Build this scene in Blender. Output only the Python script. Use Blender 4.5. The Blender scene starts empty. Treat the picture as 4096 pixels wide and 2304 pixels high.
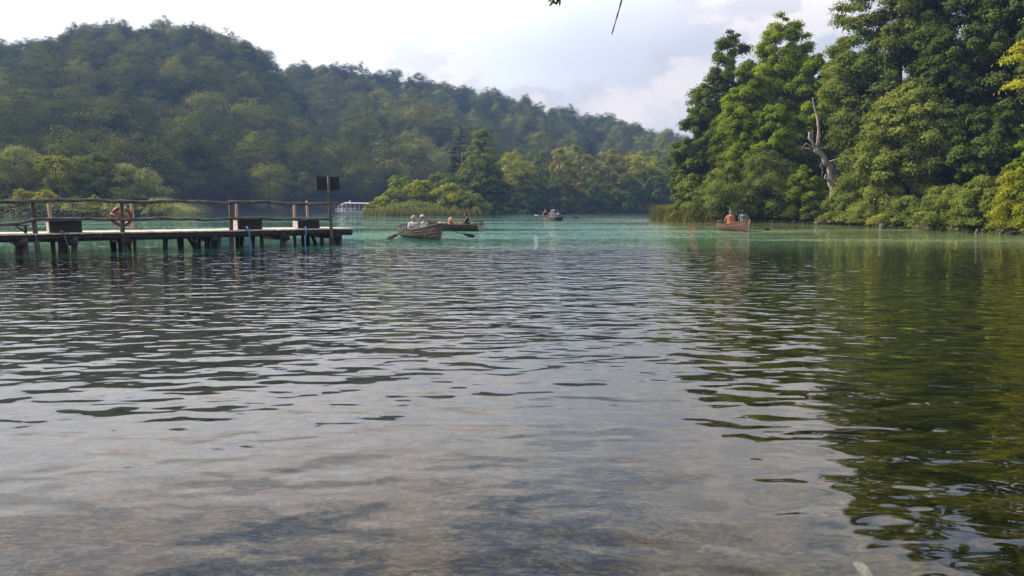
import bpy, math, random
import numpy as np
from mathutils import Vector, Matrix, Euler

S = bpy.context.scene
COL = S.collection
R_ = math.radians
# ------------------------------------------------------------------ camera, world, sun, exposure
F = 3186.0                       # focal length in photo pixels (4096 wide)
CAMZ = 1.5
PITCH = R_(5.807)
cam = bpy.data.objects.new("camera", bpy.data.cameras.new("camera")); COL.objects.link(cam)
cam.location = (0, 0, CAMZ); cam.rotation_euler = (R_(90) - PITCH, 0, 0)
cam.data.sensor_width = 36; cam.data.lens = 36 * F / 4096
cam.data.clip_start = 0.05; cam.data.clip_end = 3000
S.camera = cam

SUN_AZ = R_(68)                  # degrees to the left of the view axis (+Y)
SUN_EL = R_(43)
sdir = Vector((-math.sin(SUN_AZ) * math.cos(SUN_EL), math.cos(SUN_AZ) * math.cos(SUN_EL), math.sin(SUN_EL)))
sl = bpy.data.lights.new("sun", 'SUN'); sun = bpy.data.objects.new("sun", sl); COL.objects.link(sun)
sl.energy = 5.0; sl.angle = R_(0.6); sl.color = (1.0, 0.90, 0.75)
sun.rotation_euler = sdir.to_track_quat('Z', 'Y').to_euler(); sun.location = (0, 0, 60)

W = bpy.data.worlds.new("World"); S.world = W; W.use_nodes = True
wn, wl = W.node_tree.nodes, W.node_tree.links
wn.clear()

class NB:
    """small node builder"""
    def __init__(s, tree): s.t = tree; s.n = tree.nodes; s.l = tree.links
    def put(s, sock, v):
        if v is None: return
        if isinstance(v, bpy.types.NodeSocket): s.l.new(v, sock)
        else:
            if isinstance(v, (tuple, list)) and len(v) == 3 and sock.type == 'RGBA': v = (*v, 1)
            sock.default_value = v
    def math(s, op, a, b=None, c=None, clamp=False):
        n = s.n.new('ShaderNodeMath'); n.operation = op; n.use_clamp = clamp
        s.put(n.inputs[0], a); s.put(n.inputs[1], b)
        if c is not None: s.put(n.inputs[2], c)
        return n.outputs[0]
    def vmath(s, op, a, b=None, scale=None):
        n = s.n.new('ShaderNodeVectorMath'); n.operation = op
        s.put(n.inputs[0], a); s.put(n.inputs[1], b)
        if scale is not None: s.put(n.inputs['Scale'], scale)
        return n.outputs['Value'] if op in ('DOT_PRODUCT', 'LENGTH') else n.outputs['Vector']
    def noise(s, v, scale=1, detail=2, rough=.5, dist=0, out='Fac'):
        n = s.n.new('ShaderNodeTexNoise'); s.put(n.inputs['Vector'], v)
        n.inputs['Scale'].default_value = scale; n.inputs['Detail'].default_value = detail
        n.inputs['Roughness'].default_value = rough; n.inputs['Distortion'].default_value = dist
        return n.outputs[out]
    def mapping(s, v, loc=(0, 0, 0), rot=(0, 0, 0), scale=(1, 1, 1)):
        n = s.n.new('ShaderNodeMapping'); s.put(n.inputs['Vector'], v)
        n.inputs['Location'].default_value = loc; n.inputs['Rotation'].default_value = rot; n.inputs['Scale'].default_value = scale
        return n.outputs[0]
    def rng(s, v, a, b, c=0, d=1, smooth=False):
        n = s.n.new('ShaderNodeMapRange'); s.put(n.inputs[0], v)
        for i, q in enumerate((a, b, c, d)): s.put(n.inputs[i + 1], q)
        if smooth: n.interpolation_type = 'SMOOTHSTEP'
        return n.outputs[0]
    def mix(s, f, a, b, mode='MIX'):
        n = s.n.new('ShaderNodeMix'); n.data_type = 'RGBA'; n.blend_type = mode
        s.put(n.inputs[0], f); s.put(n.inputs[6], a); s.put(n.inputs[7], b)
        return n.outputs[2]
    def sep(s, v):
        n = s.n.new('ShaderNodeSeparateXYZ'); s.put(n.inputs[0], v); return n.outputs
    def comb(s, x, y, z):
        n = s.n.new('ShaderNodeCombineXYZ'); s.put(n.inputs[0], x); s.put(n.inputs[1], y); s.put(n.inputs[2], z); return n.outputs[0]
    def shader(s, typ, **kw):
        n = s.n.new(typ)
        for k, v in kw.items(): s.put(n.inputs[k.replace('_', ' ')], v)
        return n.outputs[0]
    def mixs(s, f, a, b):
        n = s.n.new('ShaderNodeMixShader'); s.put(n.inputs[0], f); s.l.new(a, n.inputs[1]); s.l.new(b, n.inputs[2]); return n.outputs[0]

b = NB(W.node_tree)
sky = wn.new('ShaderNodeTexSky'); sky.sky_type = 'NISHITA'; sky.sun_disc = False
sky.sun_elevation = SUN_EL; sky.sun_rotation = -SUN_AZ
sky.air_density = 1.3; sky.dust_density = 3.5; sky.ozone_density = 1.5
tc = wn.new('ShaderNodeTexCoord').outputs['Generated']
d3 = b.vmath('NORMALIZE', tc)
sx, sy, sz = b.sep(d3)
# clouds: noise over the sky directions, flattened towards the horizon
zc = b.math('ADD', b.math('MAXIMUM', sz, 0.0), 0.32)
cv = b.comb(b.math('DIVIDE', sx, zc), b.math('DIVIDE', sy, zc), b.math('MULTIPLY', sz, 1.6))
big = b.noise(b.mapping(cv, loc=(3.1, 1.7, .4)), 1.1, 3, .55, .3)
cum = b.noise(b.mapping(d3, loc=(5.2, .9, 2.2), scale=(1, 1, 1.7)), 5.2, 9, .56, .25)
cum2 = b.noise(b.mapping(d3, loc=(5.23, .9, 2.165), scale=(1, 1, 1.7)), 5.2, 9, .56, .25)
cmask = b.rng(b.math('ADD', b.math('MULTIPLY', cum, .75), b.math('MULTIPLY', big, .35)), .508, .568, smooth=True)
rim = b.rng(b.math('SUBTRACT', cum, cum2), -.03, .045, smooth=True)
cloudcol = b.mix(rim, (4.9, 4.85, 5.1), (6.9, 6.3, 6.05))
veil = b.mix(b.rng(big, .38, .62), (4.3, 4.65, 5.1), (5.3, 5.2, 5.35))
sunv = (-.62, .78, .42)
near = b.vmath('DOT_PRODUCT', d3, tuple(Vector(sunv).normalized()))
low = b.rng(sz, .24, .34, 1.0, 0.0, True)
glow = b.math('MULTIPLY', low, b.rng(near, .62, 1.0, 0, 4.5, smooth=False))
veil = b.mix(1.0, veil, b.comb(glow, glow, glow), 'ADD')
base = b.mix(.96, sky.outputs[0], veil)
base = b.mix(b.rng(sz, .25, .40, 0, 1, True), base, (2.5, 3.2, 4.6))
col = b.mix(b.math('MULTIPLY', cmask, .85), base, cloudcol)
col = b.mix(b.math('MULTIPLY', low, b.rng(near, .74, .95)), col, (9, 9, 9.1))
hi = b.math('MULTIPLY', b.rng(sz, .17, .34, 1.0, 1.75, True), b.rng(sz, .36, .60, 1.0, .55, True))
col = b.mix(1.0, col, b.comb(b.math('POWER', hi, 1.05), hi, b.math('POWER', hi, .92)), 'MULTIPLY')
bg = wn.new('ShaderNodeBackground'); bg.inputs[1].default_value = 0.1; wl.new(col, bg.inputs[0])
wo = wn.new('ShaderNodeOutputWorld'); wl.new(bg.outputs[0], wo.inputs[0])
S.view_settings.view_transform = 'Standard'; S.view_settings.look = 'None'
S.view_settings.exposure = 0.66; S.view_settings.gamma = 1.0
S.render.engine = 'CYCLES'
S.cycles.max_bounces = 6; S.cycles.transparent_max_bounces = 12; S.cycles.volume_bounces = 0
S.cycles.diffuse_bounces = 2; S.cycles.glossy_bounces = 3; S.cycles.transmission_bounces = 3
S.cycles.caustics_reflective = False; S.cycles.caustics_refractive = False

# ------------------------------------------------------------------ measuring helpers
cp, sp = math.cos(PITCH), math.sin(PITCH)
def ray(px, py):
    u = (px - 2048) / F; v = (1152 - py) / F
    return Vector((u, cp + v * sp, -sp + v * cp))
def P(px, py, d):                 # the point seen at (px, py) whose distance along +Y is d
    r = ray(px, py); k = d / r.y
    return Vector((r.x * k, d, CAMZ + r.z * k))
def G(px, py, z=0.0):             # the point of a level plane seen at (px, py)
    r = ray(px, py); k = (z - CAMZ) / r.z
    return Vector((r.x * k, r.y * k, z))

# ------------------------------------------------------------------ object helpers
def mesh(name, verts, faces, mat=None, smooth=False, attr=None):
    me = bpy.data.meshes.new(name)
    v = np.asarray(verts, dtype=np.float32).reshape(-1, 3)
    if isinstance(faces, np.ndarray):
        k = faces.shape[1]; n = len(faces)
        me.vertices.add(len(v)); me.vertices.foreach_set('co', v.ravel())
        me.loops.add(n * k); me.loops.foreach_set('vertex_index', faces.astype(np.int32).ravel())
        me.polygons.add(n); me.polygons.foreach_set('loop_start', np.arange(0, n * k, k, dtype=np.int32))
        me.update(calc_edges=True)
    else:
        me.from_pydata([tuple(map(float, q)) for q in v], [], faces); me.update()
    if attr is not None:
        a = me.attributes.new('tint', 'FLOAT', 'POINT'); a.data.foreach_set('value', np.asarray(attr, dtype=np.float32))
    if mat: me.materials.append(mat)
    if smooth: me.polygons.foreach_set('use_smooth', [True] * len(me.polygons))
    return me
def link(name, me, parent=None, loc=(0, 0, 0), rot=(0, 0, 0)):
    o = bpy.data.objects.new(name, me); COL.objects.link(o)
    o.location = loc; o.rotation_euler = rot
    if parent: o.parent = parent
    return o
def tag(o, label, cat, group=None):
    o['label'] = label; o['category'] = cat
    if group: o['group'] = group
    return o
def thing(name, label, cat, loc=(0, 0, 0), rz=0, group=None):
    o = bpy.data.objects.new(name, None); COL.objects.link(o); o.location = loc; o.rotation_euler = (0, 0, rz)
    o.empty_display_size = .3
    return tag(o, label, cat, group)
def struct(name, me): o = link(name, me); o['kind'] = 'structure'; return o
def dup(root, loc, rz=0, label=None, scale=1.0, group=None):
    r = root.copy(); COL.objects.link(r); r.location = loc; r.rotation_euler = (0, 0, rz)
    r.scale = (scale,) * 3 if not isinstance(scale, (tuple, list)) else scale
    if label: r['label'] = label
    if group: r['group'] = group
    for ch in list(root.children):
        c = ch.copy(); COL.objects.link(c); c.parent = r
        for g in list(ch.children):
            q = g.copy(); COL.objects.link(q); q.parent = c
    return r

class MB:
    def __init__(s): s.v = []; s.f = []
    def add(s, v, f):
        o = len(s.v); s.v += [tuple(x) for x in v]; s.f += [tuple(i + o for i in q) for q in f]
    def box(s, c, size, rz=0, rot=None, jit=0):
        M = rot if rot is not None else Matrix.Rotation(rz, 3, 'Z')
        c = Vector(c); hx, hy, hz = [q / 2 for q in size]
        bv = min(hx, hy, hz) * .18
        v = []
        for z in (-1, 1):
            for x, y in ((-1, -1), (1, -1), (1, 1), (-1, 1)):
                v.append((x * (hx - bv), y * (hy - bv), z * hz))
        for z in (-1, 1):
            for x, y in ((-1, -1), (1, -1), (1, 1), (-1, 1)):
                v.append((x * hx, y * (hy - bv), z * (hz - bv)))
        for z in (-1, 1):
            for x, y in ((-1, -1), (1, -1), (1, 1), (-1, 1)):
                v.append((x * (hx - bv), y * hy, z * (hz - bv)))
        # chamfered box as a convex hull of face rectangles
        import bmesh
        bm = bmesh.new()
        for q in v: bm.verts.new(q)
        bmesh.ops.convex_hull(bm, input=bm.verts)
        bm.verts.ensure_lookup_table()
        vv = [c + M @ w.co for w in bm.verts]; ff = [[w.index for w in f_.verts] for f_ in bm.faces]
        bm.verts.index_update(); ff = [[w.index for w in f_.verts] for f_ in bm.faces]
        bm.free(); s.add(vv, ff)
    def tube(s, pts, rad, n=8, wob=0, seed=0, caps=True, sq=1.0):
        rng = random.Random(seed); pts = [Vector(p) for p in pts]
        if not isinstance(rad, (list, tuple)): rad = [rad] * len(pts)
        prev = None; rings = []
        for i, p in enumerate(pts):
            t = (pts[min(i + 1, len(pts) - 1)] - pts[max(i - 1, 0)]).normalized()
            if prev is None:
                a = Vector((0, 0, 1)) if abs(t.z) < .9 else Vector((1, 0, 0)); x = t.cross(a).normalized()
            else: x = (prev - t * prev.dot(t)).normalized()
            prev = x; y = t.cross(x)
            ring = []
            for k in range(n):
                a = 2 * math.pi * k / n; r = rad[i] * (1 + wob * (rng.random() - .5))
                ring.append(p + x * math.cos(a) * r + y * math.sin(a) * r * sq)
            rings.append(ring)
        v = [q for r in rings for q in r]; f = []
        for i in range(len(pts) - 1):
            for k in range(n):
                f.append((i * n + k, i * n + (k + 1) % n, (i + 1) * n + (k + 1) % n, (i + 1) * n + k))
        if caps: f.append(tuple(range(n))[::-1]); f.append(tuple((len(pts) - 1) * n + k for k in range(n)))
        s.add(v, f)
    def sph(s, c, r, nu=10, nv=7):
        c = Vector(c); r = Vector(r) if not isinstance(r, (int, float)) else Vector((r, r, r)); v = [c + Vector((0, 0, -r.z))]
        for j in range(1, nv):
            ph = -math.pi / 2 + math.pi * j / nv
            for i in range(nu):
                a = 2 * math.pi * i / nu
                v.append(c + Vector((r.x * math.cos(ph) * math.cos(a), r.y * math.cos(ph) * math.sin(a), r.z * math.sin(ph))))
        v.append(c + Vector((0, 0, r.z))); f = []
        for i in range(nu): f.append((0, 1 + (i + 1) % nu, 1 + i))
        for j in range(nv - 2):
            for i in range(nu):
                a = 1 + j * nu; f.append((a + i, a + (i + 1) % nu, a + nu + (i + 1) % nu, a + nu + i))
        a = 1 + (nv - 2) * nu
        for i in range(nu): f.append((a + i, a + (i + 1) % nu, len(v) - 1))
        s.add(v, f)
    def build(s, name, mat, parent=None, smooth=False, loc=(0, 0, 0), rot=(0, 0, 0)):
        return link(name, mesh(name, s.v, s.f, mat, smooth), parent, loc, rot)
def lerp_path(pts, n):
    out = []; pts = [Vector(p) for p in pts]
    for i in range(len(pts) - 1):
        for k in range(n): out.append(pts[i].lerp(pts[i + 1], k / n))
    return out + [pts[-1]]

# ------------------------------------------------------------------ materials
def newmat(name):
    m = bpy.data.materials.new(name); m.use_nodes = True; m.node_tree.nodes.clear()
    return m, NB(m.node_tree)
def out(b, sh, vol=None):
    o = b.n.new('ShaderNodeOutputMaterial'); b.l.new(sh, o.inputs[0])
def simple(name, c1, c2=None, scale=8, rough=.7, stretch=(1, 1, 1), spec=.3, metal=0, bump=0):
    m, b = newmat(name); c2 = c2 or tuple(x * .75 for x in c1)
    co = b.n.new('ShaderNodeTexCoord').outputs['Object']
    nz = b.noise(b.mapping(co, scale=stretch), scale, 5, .6)
    c = b.mix(b.rng(nz, .35, .65), c1, c2)
    n = b.n.new('ShaderNodeBsdfPrincipled'); b.put(n.inputs['Base Color'], c)
    b.put(n.inputs['Roughness'], b.rng(nz, .3, .7, max(0, rough - .12), min(1, rough + .12))); n.inputs['Specular IOR Level'].default_value = spec; n.inputs['Metallic'].default_value = metal
    if bump:
        bu = b.n.new('ShaderNodeBump'); bu.inputs['Strength'].default_value = .6; bu.inputs['Distance'].default_value = bump
        b.put(bu.inputs['Height'], nz); b.put(n.inputs['Normal'], bu.outputs[0])
    out(b, n.outputs[0]); return m
def foliage(name, c_a, c_b, trans=.35, var=.5):
    m, b = newmat(name)
    at = b.n.new('ShaderNodeAttribute'); at.attribute_name = 'tint'
    oi = b.n.new('ShaderNodeObjectInfo')
    c = b.mix(b.math('ADD', at.outputs['Fac'], b.rng(b.math('FRACT', b.math('MULTIPLY', oi.outputs['Random'], 7.13)), 0, 1, -.3 * var, .35 * var), clamp=True), c_a, c_b)
    k = b.rng(oi.outputs['Random'], 0, 1, 1 - var * .5, 1 + var * .5)
    c = b.mix(1.0, c, b.comb(k, b.math('POWER', k, .8), b.math('POWER', k, .5)), 'MULTIPLY')
    d = b.shader('ShaderNodeBsdfDiffuse', Color=c)
    t = b.shader('ShaderNodeBsdfTranslucent', Color=b.mix(1.0, c, (1.35, 1.25, .55), 'MULTIPLY'))
    out(b, b.mixs(trans, d, t)); return m

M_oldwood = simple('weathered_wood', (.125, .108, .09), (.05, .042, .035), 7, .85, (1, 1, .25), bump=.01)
M_raillog = simple('rail_log_wood', (.16, .14, .12), (.045, .037, .032), 5, .85, (.6, .6, 2), bump=.012)
M_darkwood = simple('dark_wood', (.035, .03, .026), (.012, .011, .010), 6, .8)  # dark wood for beams, set-back piles, braces, bench legs and twigs
M_deck = simple('sun_bleached_planks', (.60, .53, .46), (.42, .36, .31), 2.2, .8)
M_tan = simple('tan_peeled_wood', (.34, .24, .155), (.22, .15, .10), 5, .8, (1, 1, .3), bump=.008)
M_boxshade = simple('shaded_box_boards', (.040, .040, .036), (.020, .020, .018), 5, .85, (1, 1, 6))  # box boards darkened in colour for the shade on their fronts
M_boxlit = simple('sunlit_box_boards', (.62, .56, .5), (.42, .37, .33), 5, .85, (1, 1, 6))  # the same boards brightened in colour for the sunlit left ends
M_ring = simple('faded_orange_plastic', (.27, .085, .055), (.18, .058, .04), 6, .5)
M_white = simple('white_paint', (.86, .86, .84), (.78, .78, .76), 3, .45)
M_hose = simple('blue_hose', (.10, .24, .52), (.08, .18, .42), 5, .4)
M_black = simple('black_board', (.012, .013, .015), (.008, .008, .009), 4, .6)
M_iron = simple('dark_iron', (.03, .03, .03), None, 5, .5)
M_hull = simple('brown_boat_planks', (.115, .072, .058), (.066, .042, .034), 3.0, .62, (.6, 3, 3))
M_hullred = simple('reddish_boat_planks', (.16, .092, .072), (.10, .058, .046), 3, .6, (.6, 3, 3))
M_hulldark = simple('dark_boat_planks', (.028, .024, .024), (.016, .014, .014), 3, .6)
M_hullin = simple('boat_inner_wood', (.20, .11, .07), (.12, .07, .045), 4, .6)
M_trans = simple('pale_transom_board', (.42, .38, .32), (.30, .27, .23), 5, .6)
M_stem = simple('worn_stem_wood', (.34, .27, .23), (.2, .15, .12), 5, .6)
M_oar = simple('oar_wood', (.11, .065, .045), (.06, .036, .026), 5, .55)
M_oarblade_r = simple('orange_red_oar_blade', (.42, .13, .06), (.3, .09, .045), 5, .5)
M_skin = simple('skin', (.50, .27, .18), (.43, .22, .15), 9, .55)
M_skin2 = simple('tanned_skin', (.36, .19, .125), (.30, .155, .10), 9, .55)
M_bark = simple('bark', (.085, .068, .052), (.035, .028, .022), 4, .9, (1, 1, .3), bump=.03)
M_deadbark = simple('bleached_dead_wood', (.52, .44, .39), (.20, .16, .14), 2.2, .85, (1, 1, .35), bump=.03)
M_soil = simple('forest_soil', (.045, .040, .026), (.022, .022, .014), .6, .95)
M_rock = simple('pale_rock', (.20, .17, .13), (.09, .08, .06), 3, .85, bump=.04)

fol_hill = foliage('hill_foliage', (.015, .030, .011), (.215, .235, .038), .12, .9)
fol_yel = foliage('yellow_green_foliage', (.17, .21, .022), (.42, .42, .04), .45, .2)
fol_bright = foliage('bright_green_foliage', (.10, .165, .015), (.30, .37, .030), .42, .2)
fol_dark = foliage('dark_green_foliage', (.042, .075, .019), (.13, .175, .036), .30, .25)
fol_spruce = foliage('spruce_needles', (.016, .032, .014), (.045, .07, .024), .15, .1)
fol_mid = foliage('mid_green_foliage', (.060, .095, .020), (.18, .225, .038), .34, .2)
fol_olive = foliage('olive_foliage', (.078, .115, .026), (.25, .29, .062), .34, .25)
fol_autumn = foliage('turning_foliage', (.16, .165, .030), (.37, .34, .055), .38, .25)
fol_grey = foliage('grey_green_foliage', (.14, .175, .065), (.40, .42, .15), .32, .25)
fol_reed = foliage('reed_blades', (.085, .115, .028), (.24, .22, .075), .35, .2)

# ------------------------------------------------------------------ water
m_water, b = newmat('lake_water')
geo = b.n.new('ShaderNodeNewGeometry'); pos = geo.outputs['Position']
px_, py_, pz_ = b.sep(pos)
gt = bpy.data.node_groups.new('wave_height', 'ShaderNodeTree')
gt.interface.new_socket('Vector', in_out='INPUT', socket_type='NodeSocketVector')
gt.interface.new_socket('Fine', in_out='INPUT', socket_type='NodeSocketFloat')
gt.interface.new_socket('Height', in_out='OUTPUT', socket_type='NodeSocketFloat')
g = NB(gt); gi = gt.nodes.new('NodeGroupInput'); go = gt.nodes.new('NodeGroupOutput')
V = gi.outputs['Vector']
h1 = g.noise(g.mapping(V, rot=(0, 0, R_(9)), scale=(2.7, 4.2, 1)), 1.0, 1.2, .45, .35)
h2 = g.noise(g.mapping(V, loc=(7, 3, 0), rot=(0, 0, R_(-11)), scale=(2.1, 3.5, 1)), 1.0, 1, .45, .2)
h3 = g.noise(g.mapping(V, loc=(1, 9, 0), rot=(0, 0, R_(14)), scale=(1.2, 1.8, 1)), 1.0, 1, .4, .3)
h4 = g.noise(g.mapping(V, loc=(4, 4, 0), rot=(0, 0, R_(3)), scale=(2.6, 7.5, 1)), 1.0, 1, .5, .3)
hs = g.math('ADD', g.math('ADD', g.math('MULTIPLY', h1, .026), g.math('MULTIPLY', h2, .030)),
            g.math('ADD', g.math('MULTIPLY', h3, .055), g.math('MULTIPLY', h4, g.math('MULTIPLY', gi.outputs['Fine'], .0030))))
gt.links.new(hs, go.inputs[0])
# wind patches, long across the lake
patch = b.noise(b.mapping(pos, scale=(.035, .16, 1)), 1.0, 3, .55)
band = b.math('MULTIPLY', b.rng(py_, 30, 42, 0, 1, True), b.rng(py_, 62, 100, 1, .35, True))
fine = b.math('MULTIPLY', b.rng(py_, 6, 20, 0, 1), b.math('ADD', b.rng(patch, .35, .65, .3, 1.0), b.math('MULTIPLY', band, b.rng(patch, .38, .6, .3, 3.2))))
def wh(off):
    n = b.n.new('ShaderNodeGroup'); n.node_tree = gt
    b.put(n.inputs[0], b.vmath('ADD', pos, off)); b.put(n.inputs[1], fine); return n.outputs[0]
E = .012
H0, HX, HY = wh((0, 0, 0)), wh((E, 0, 0)), wh((0, E, 0))
calm = b.math('MULTIPLY', b.rng(py_, 3.5, 12, .34, 1.05, True), b.rng(patch, .3, .7, .75, 1.25))
calm = b.math('MULTIPLY', calm, b.rng(px_, 4, 9, 1.0, .8, True))
calm = b.math('MULTIPLY', calm, b.rng(b.math('ADD', px_, b.math('MULTIPLY', py_, .25)), -3.5, 3.5, .62, 1.0, True))
calm = b.math('MULTIPLY', calm, b.math('ADD', b.rng(py_, 16, 45, 1.0, .62, True), b.math('ADD', b.math('MULTIPLY', b.rng(py_, 22, 38, 0, 1, True), b.math('MULTIPLY', b.rng(py_, 65, 110, 1, .35), b.rng(patch, .50, .64, 0, 1.9, True))), b.math('MULTIPLY', band, b.rng(patch, .42, .56, 0, 1.1, True)))))
gx = b.math('MULTIPLY', b.math('DIVIDE', b.math('SUBTRACT', H0, HX), E), calm)
gy = b.math('MULTIPLY', b.math('DIVIDE', b.math('SUBTRACT', H0, HY), E), calm)
nrm = b.vmath('NORMALIZE', b.comb(gx, gy, 1.0))
cosi = b.math('ABSOLUTE', b.vmath('DOT_PRODUCT', geo.outputs['Incoming'], nrm), None)
fres = b.math('ADD', .034, b.math('MULTIPLY', .966, b.math('POWER', b.math('SUBTRACT', 1.0, b.math('MINIMUM', cosi, 1.0)), 5.0)), clamp=True)
# milky turquoise water over the pale marl shelf, clear water over the weed near the shore
wob = b.noise(b.mapping(pos, scale=(.10, .22, 1)), 1.0, 4, .6)
yy = b.math('ADD', py_, b.math('MULTIPLY', b.math('SUBTRACT', wob, .5), 9))
yy = b.math('ADD', yy, b.rng(px_, -15, -8, 4.5, 0))
turb = b.rng(yy, 24.5, 33, 0, .9, True)
tcol = b.mix(b.rng(px_, 2, 18, 0, 1, True), (.026, .175, .125), (.18, .22, .10))
tcol = b.mix(b.rng(py_, 70, 130, 0, 1), tcol, (.006, .034, .042))
tcol = b.mix(b.rng(wob, .4, .65, 0, .5), tcol, (.05, .18, .085))
tr = b.shader('ShaderNodeBsdfTransparent', Color=(.88, .93, .86))
df = b.shader('ShaderNodeBsdfDiffuse', Color=tcol)
gl = b.shader('ShaderNodeBsdfGlossy', Color=(1, 1, 1), Roughness=.004, Normal=nrm)
out(b, b.mixs(fres, b.mixs(turb, tr, df), gl))
struct('lake_water', mesh('lake_water', [(-640, -28, 0), (640, -28, 0), (640, 690, 0), (-640, 690, 0)], [(0, 1, 2, 3)], m_water))

# lake bed: weed and silt near the shore
m_bed, b = newmat('lake_bed_weed')
co = b.n.new('ShaderNodeNewGeometry').outputs['Position']
bx, by, bz = b.sep(co)
n1 = b.noise(b.mapping(co, scale=(1, 1.4, 1)), 1.5, 6, .65, .8)
n2 = b.noise(b.mapping(co, rot=(0, 0, .5), scale=(1, 2.2, 1)), 6.5, 6, .7, 1.2)
n3 = b.noise(co, 26, 4, .6, .5)
c = b.mix(b.rng(n1, .41, .59), (.008, .007, .005), (.15, .115, .075))
c = b.mix(b.rng(n2, .45, .60), c, (.26, .21, .14))
c = b.mix(b.rng(n3, .45, .62, 0, .75), c, (.009, .008, .005))
weed = b.mix(b.rng(n2, .42, .58), (.012, .017, .004), (.20, .155, .022))
weed = b.mix(b.rng(n3, .45, .58, 0, .75), weed, (.055, .078, .011))
weed = b.mix(b.rng(n1, .42, .58, 0, .85), weed, (.006, .009, .003))
side = b.rng(b.math('ADD', bx, b.math('MULTIPLY', n1, 2)), 1.2, 4.2, 0, 1, True)
c = b.mix(side, c, weed)
c = b.mix(b.math('MULTIPLY', b.rng(by, 5, 12), b.math('SUBTRACT', 1.0, side)), c, b.mix(.4, c, (.030, .025, .018)))
pr = b.n.new('ShaderNodeBsdfPrincipled'); b.put(pr.inputs['Base Color'], b.mix(1.0, c, (.58, .58, .56), 'MULTIPLY')); pr.inputs['Roughness'].default_value = .95; pr.inputs['Specular IOR Level'].default_value = 0
bu = b.n.new('ShaderNodeBump'); bu.inputs['Distance'].default_value = .12; b.put(bu.inputs['Height'], n2); b.put(pr.inputs['Normal'], bu.outputs[0])
out(b, pr.outputs[0])
xs = np.concatenate([np.linspace(-630, -40, 20), np.arange(-39, 40, .5), np.linspace(40.5, 630, 20)])
ys = np.concatenate([np.linspace(-20, 0, 10), np.arange(.5, 40, .5), np.linspace(41, 680, 25)])
X, Y = np.meshgrid(xs, ys)
def bump2(X, Y, s, seed=0):
    r = np.random.RandomState(seed); z = 0
    for k in range(6):
        a = r.rand() * 6.28; w = s * (.5 + r.rand() * 1.5)
        z = z + np.sin((X * math.cos(a) + Y * math.sin(a)) * w + r.rand() * 6.28)
    return z / 6
Z = np.where(Y < 27, -.42 - .022 * np.clip(Y, 0, None), -1.0 - np.clip((Y - 27) * .25, 0, 4.5)) + .07 * bump2(X, Y, 2.2, 1) * (np.abs(X) < 40)
Z = np.where(Y < 1.0, -.42 + (1.0 - Y) * .32, Z)
nv, nu = X.shape
idx = np.arange(nu * nv).reshape(nv, nu)
grid_faces = lambda idx: np.stack([idx[:-1, :-1], idx[:-1, 1:], idx[1:, 1:], idx[1:, :-1]], -1).reshape(-1, 4)
struct('lake_bed', mesh('lake_bed', np.stack([X, Y, Z], -1).reshape(-1, 3), grid_faces(idx), m_bed, True))

# ------------------------------------------------------------------ hills
def interp(x, tab):
    a = np.array(tab, float); return np.interp(x, a[:, 0], a[:, 1])
HILLS = [
    dict(ridge=[(-1400, 260), (-700, 190), (-300, 150), (0, 108), (100, 98), (200, 76), (300, 56), (480, 26), (700, 26), (900, 54), (1000, 86), (1090, 150), (1150, 220), (1200, 285), (1300, 372), (1400, 500), (1500, 640), (1600, 760), (1680, 815)],
         foot=[(-1400, 125), (0, 150), (400, 172), (700, 186), (1400, 215), (1680, 235)], depth=[(-1400, 190), (600, 185), (1200, 150), (1680, 60)], sub=16.5, seed=4),
    dict(ridge=[(500, 330), (1000, 262), (1120, 285), (1180, 268), (1250, 256), (1300, 258), (1500, 290), (1700, 318), (1900, 352), (2100, 392), (2300, 448), (2500, 482), (2640, 512), (2800, 560), (3000, 600), (3400, 650), (4600, 700)],
         foot=[(500, 225), (1400, 232), (2000, 262), (2700, 300), (4600, 300)], depth=[(500, 240), (2000, 215), (3000, 190), (4600, 150)], sub=9.0, seed=9)]
def hill_z(h, x, y):
    px = 2048 + F * x / y
    f = interp(px, h['foot']); D = interp(px, h['depth']); e = (828 - interp(px, h['ridge'])) / F
    zr = np.maximum(e * (f + D) + CAMZ - h['sub'], 1.0)
    t = (y - f) / D
    tc_ = np.clip(t, 0, 1); p_ = 1 - (1 - tc_) ** 1.25
    zz = p_ * e * y + CAMZ * p_ - h['sub'] * np.clip(t * 2.2, 0, 1) * np.clip(p_ * 1.2, 0, 1)
    zz = np.maximum(zz, tc_ * 4) - np.clip(t - 1, 0, 1) * 70
    lump = bump2(x, y, .045, h['seed']) * 10 * np.clip(t * 3, 0, 1) * np.clip((.95 - t) * 2.2, 0, 1) + bump2(x, y, .11, h['seed'] + 1) * 5 * np.clip(t * 3, 0, 1) * np.clip((1.05 - t) * 4, 0, 1)
    return np.where(t < 0, t * D * .25, zz + lump), t, px
for h in HILLS:
    a0, a1 = h['ridge'][0][0], h['ridge'][-1][0]
    A, T = np.meshgrid(np.linspace(a0, a1, 150), np.linspace(-.05, 1.35, 60))
    Yh = interp(A, h['foot']) + T * interp(A, h['depth']); Xh = (A - 2048) / F * Yh
    Zh, _, _ = hill_z(h, Xh, Yh); Zh = np.maximum(Zh, -6)
    idx = np.arange(A.size).reshape(A.shape)
    struct('hills', mesh('hills', np.stack([Xh, Yh, Zh], -1).reshape(-1, 3), grid_faces(idx), M_soil, True))

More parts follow.
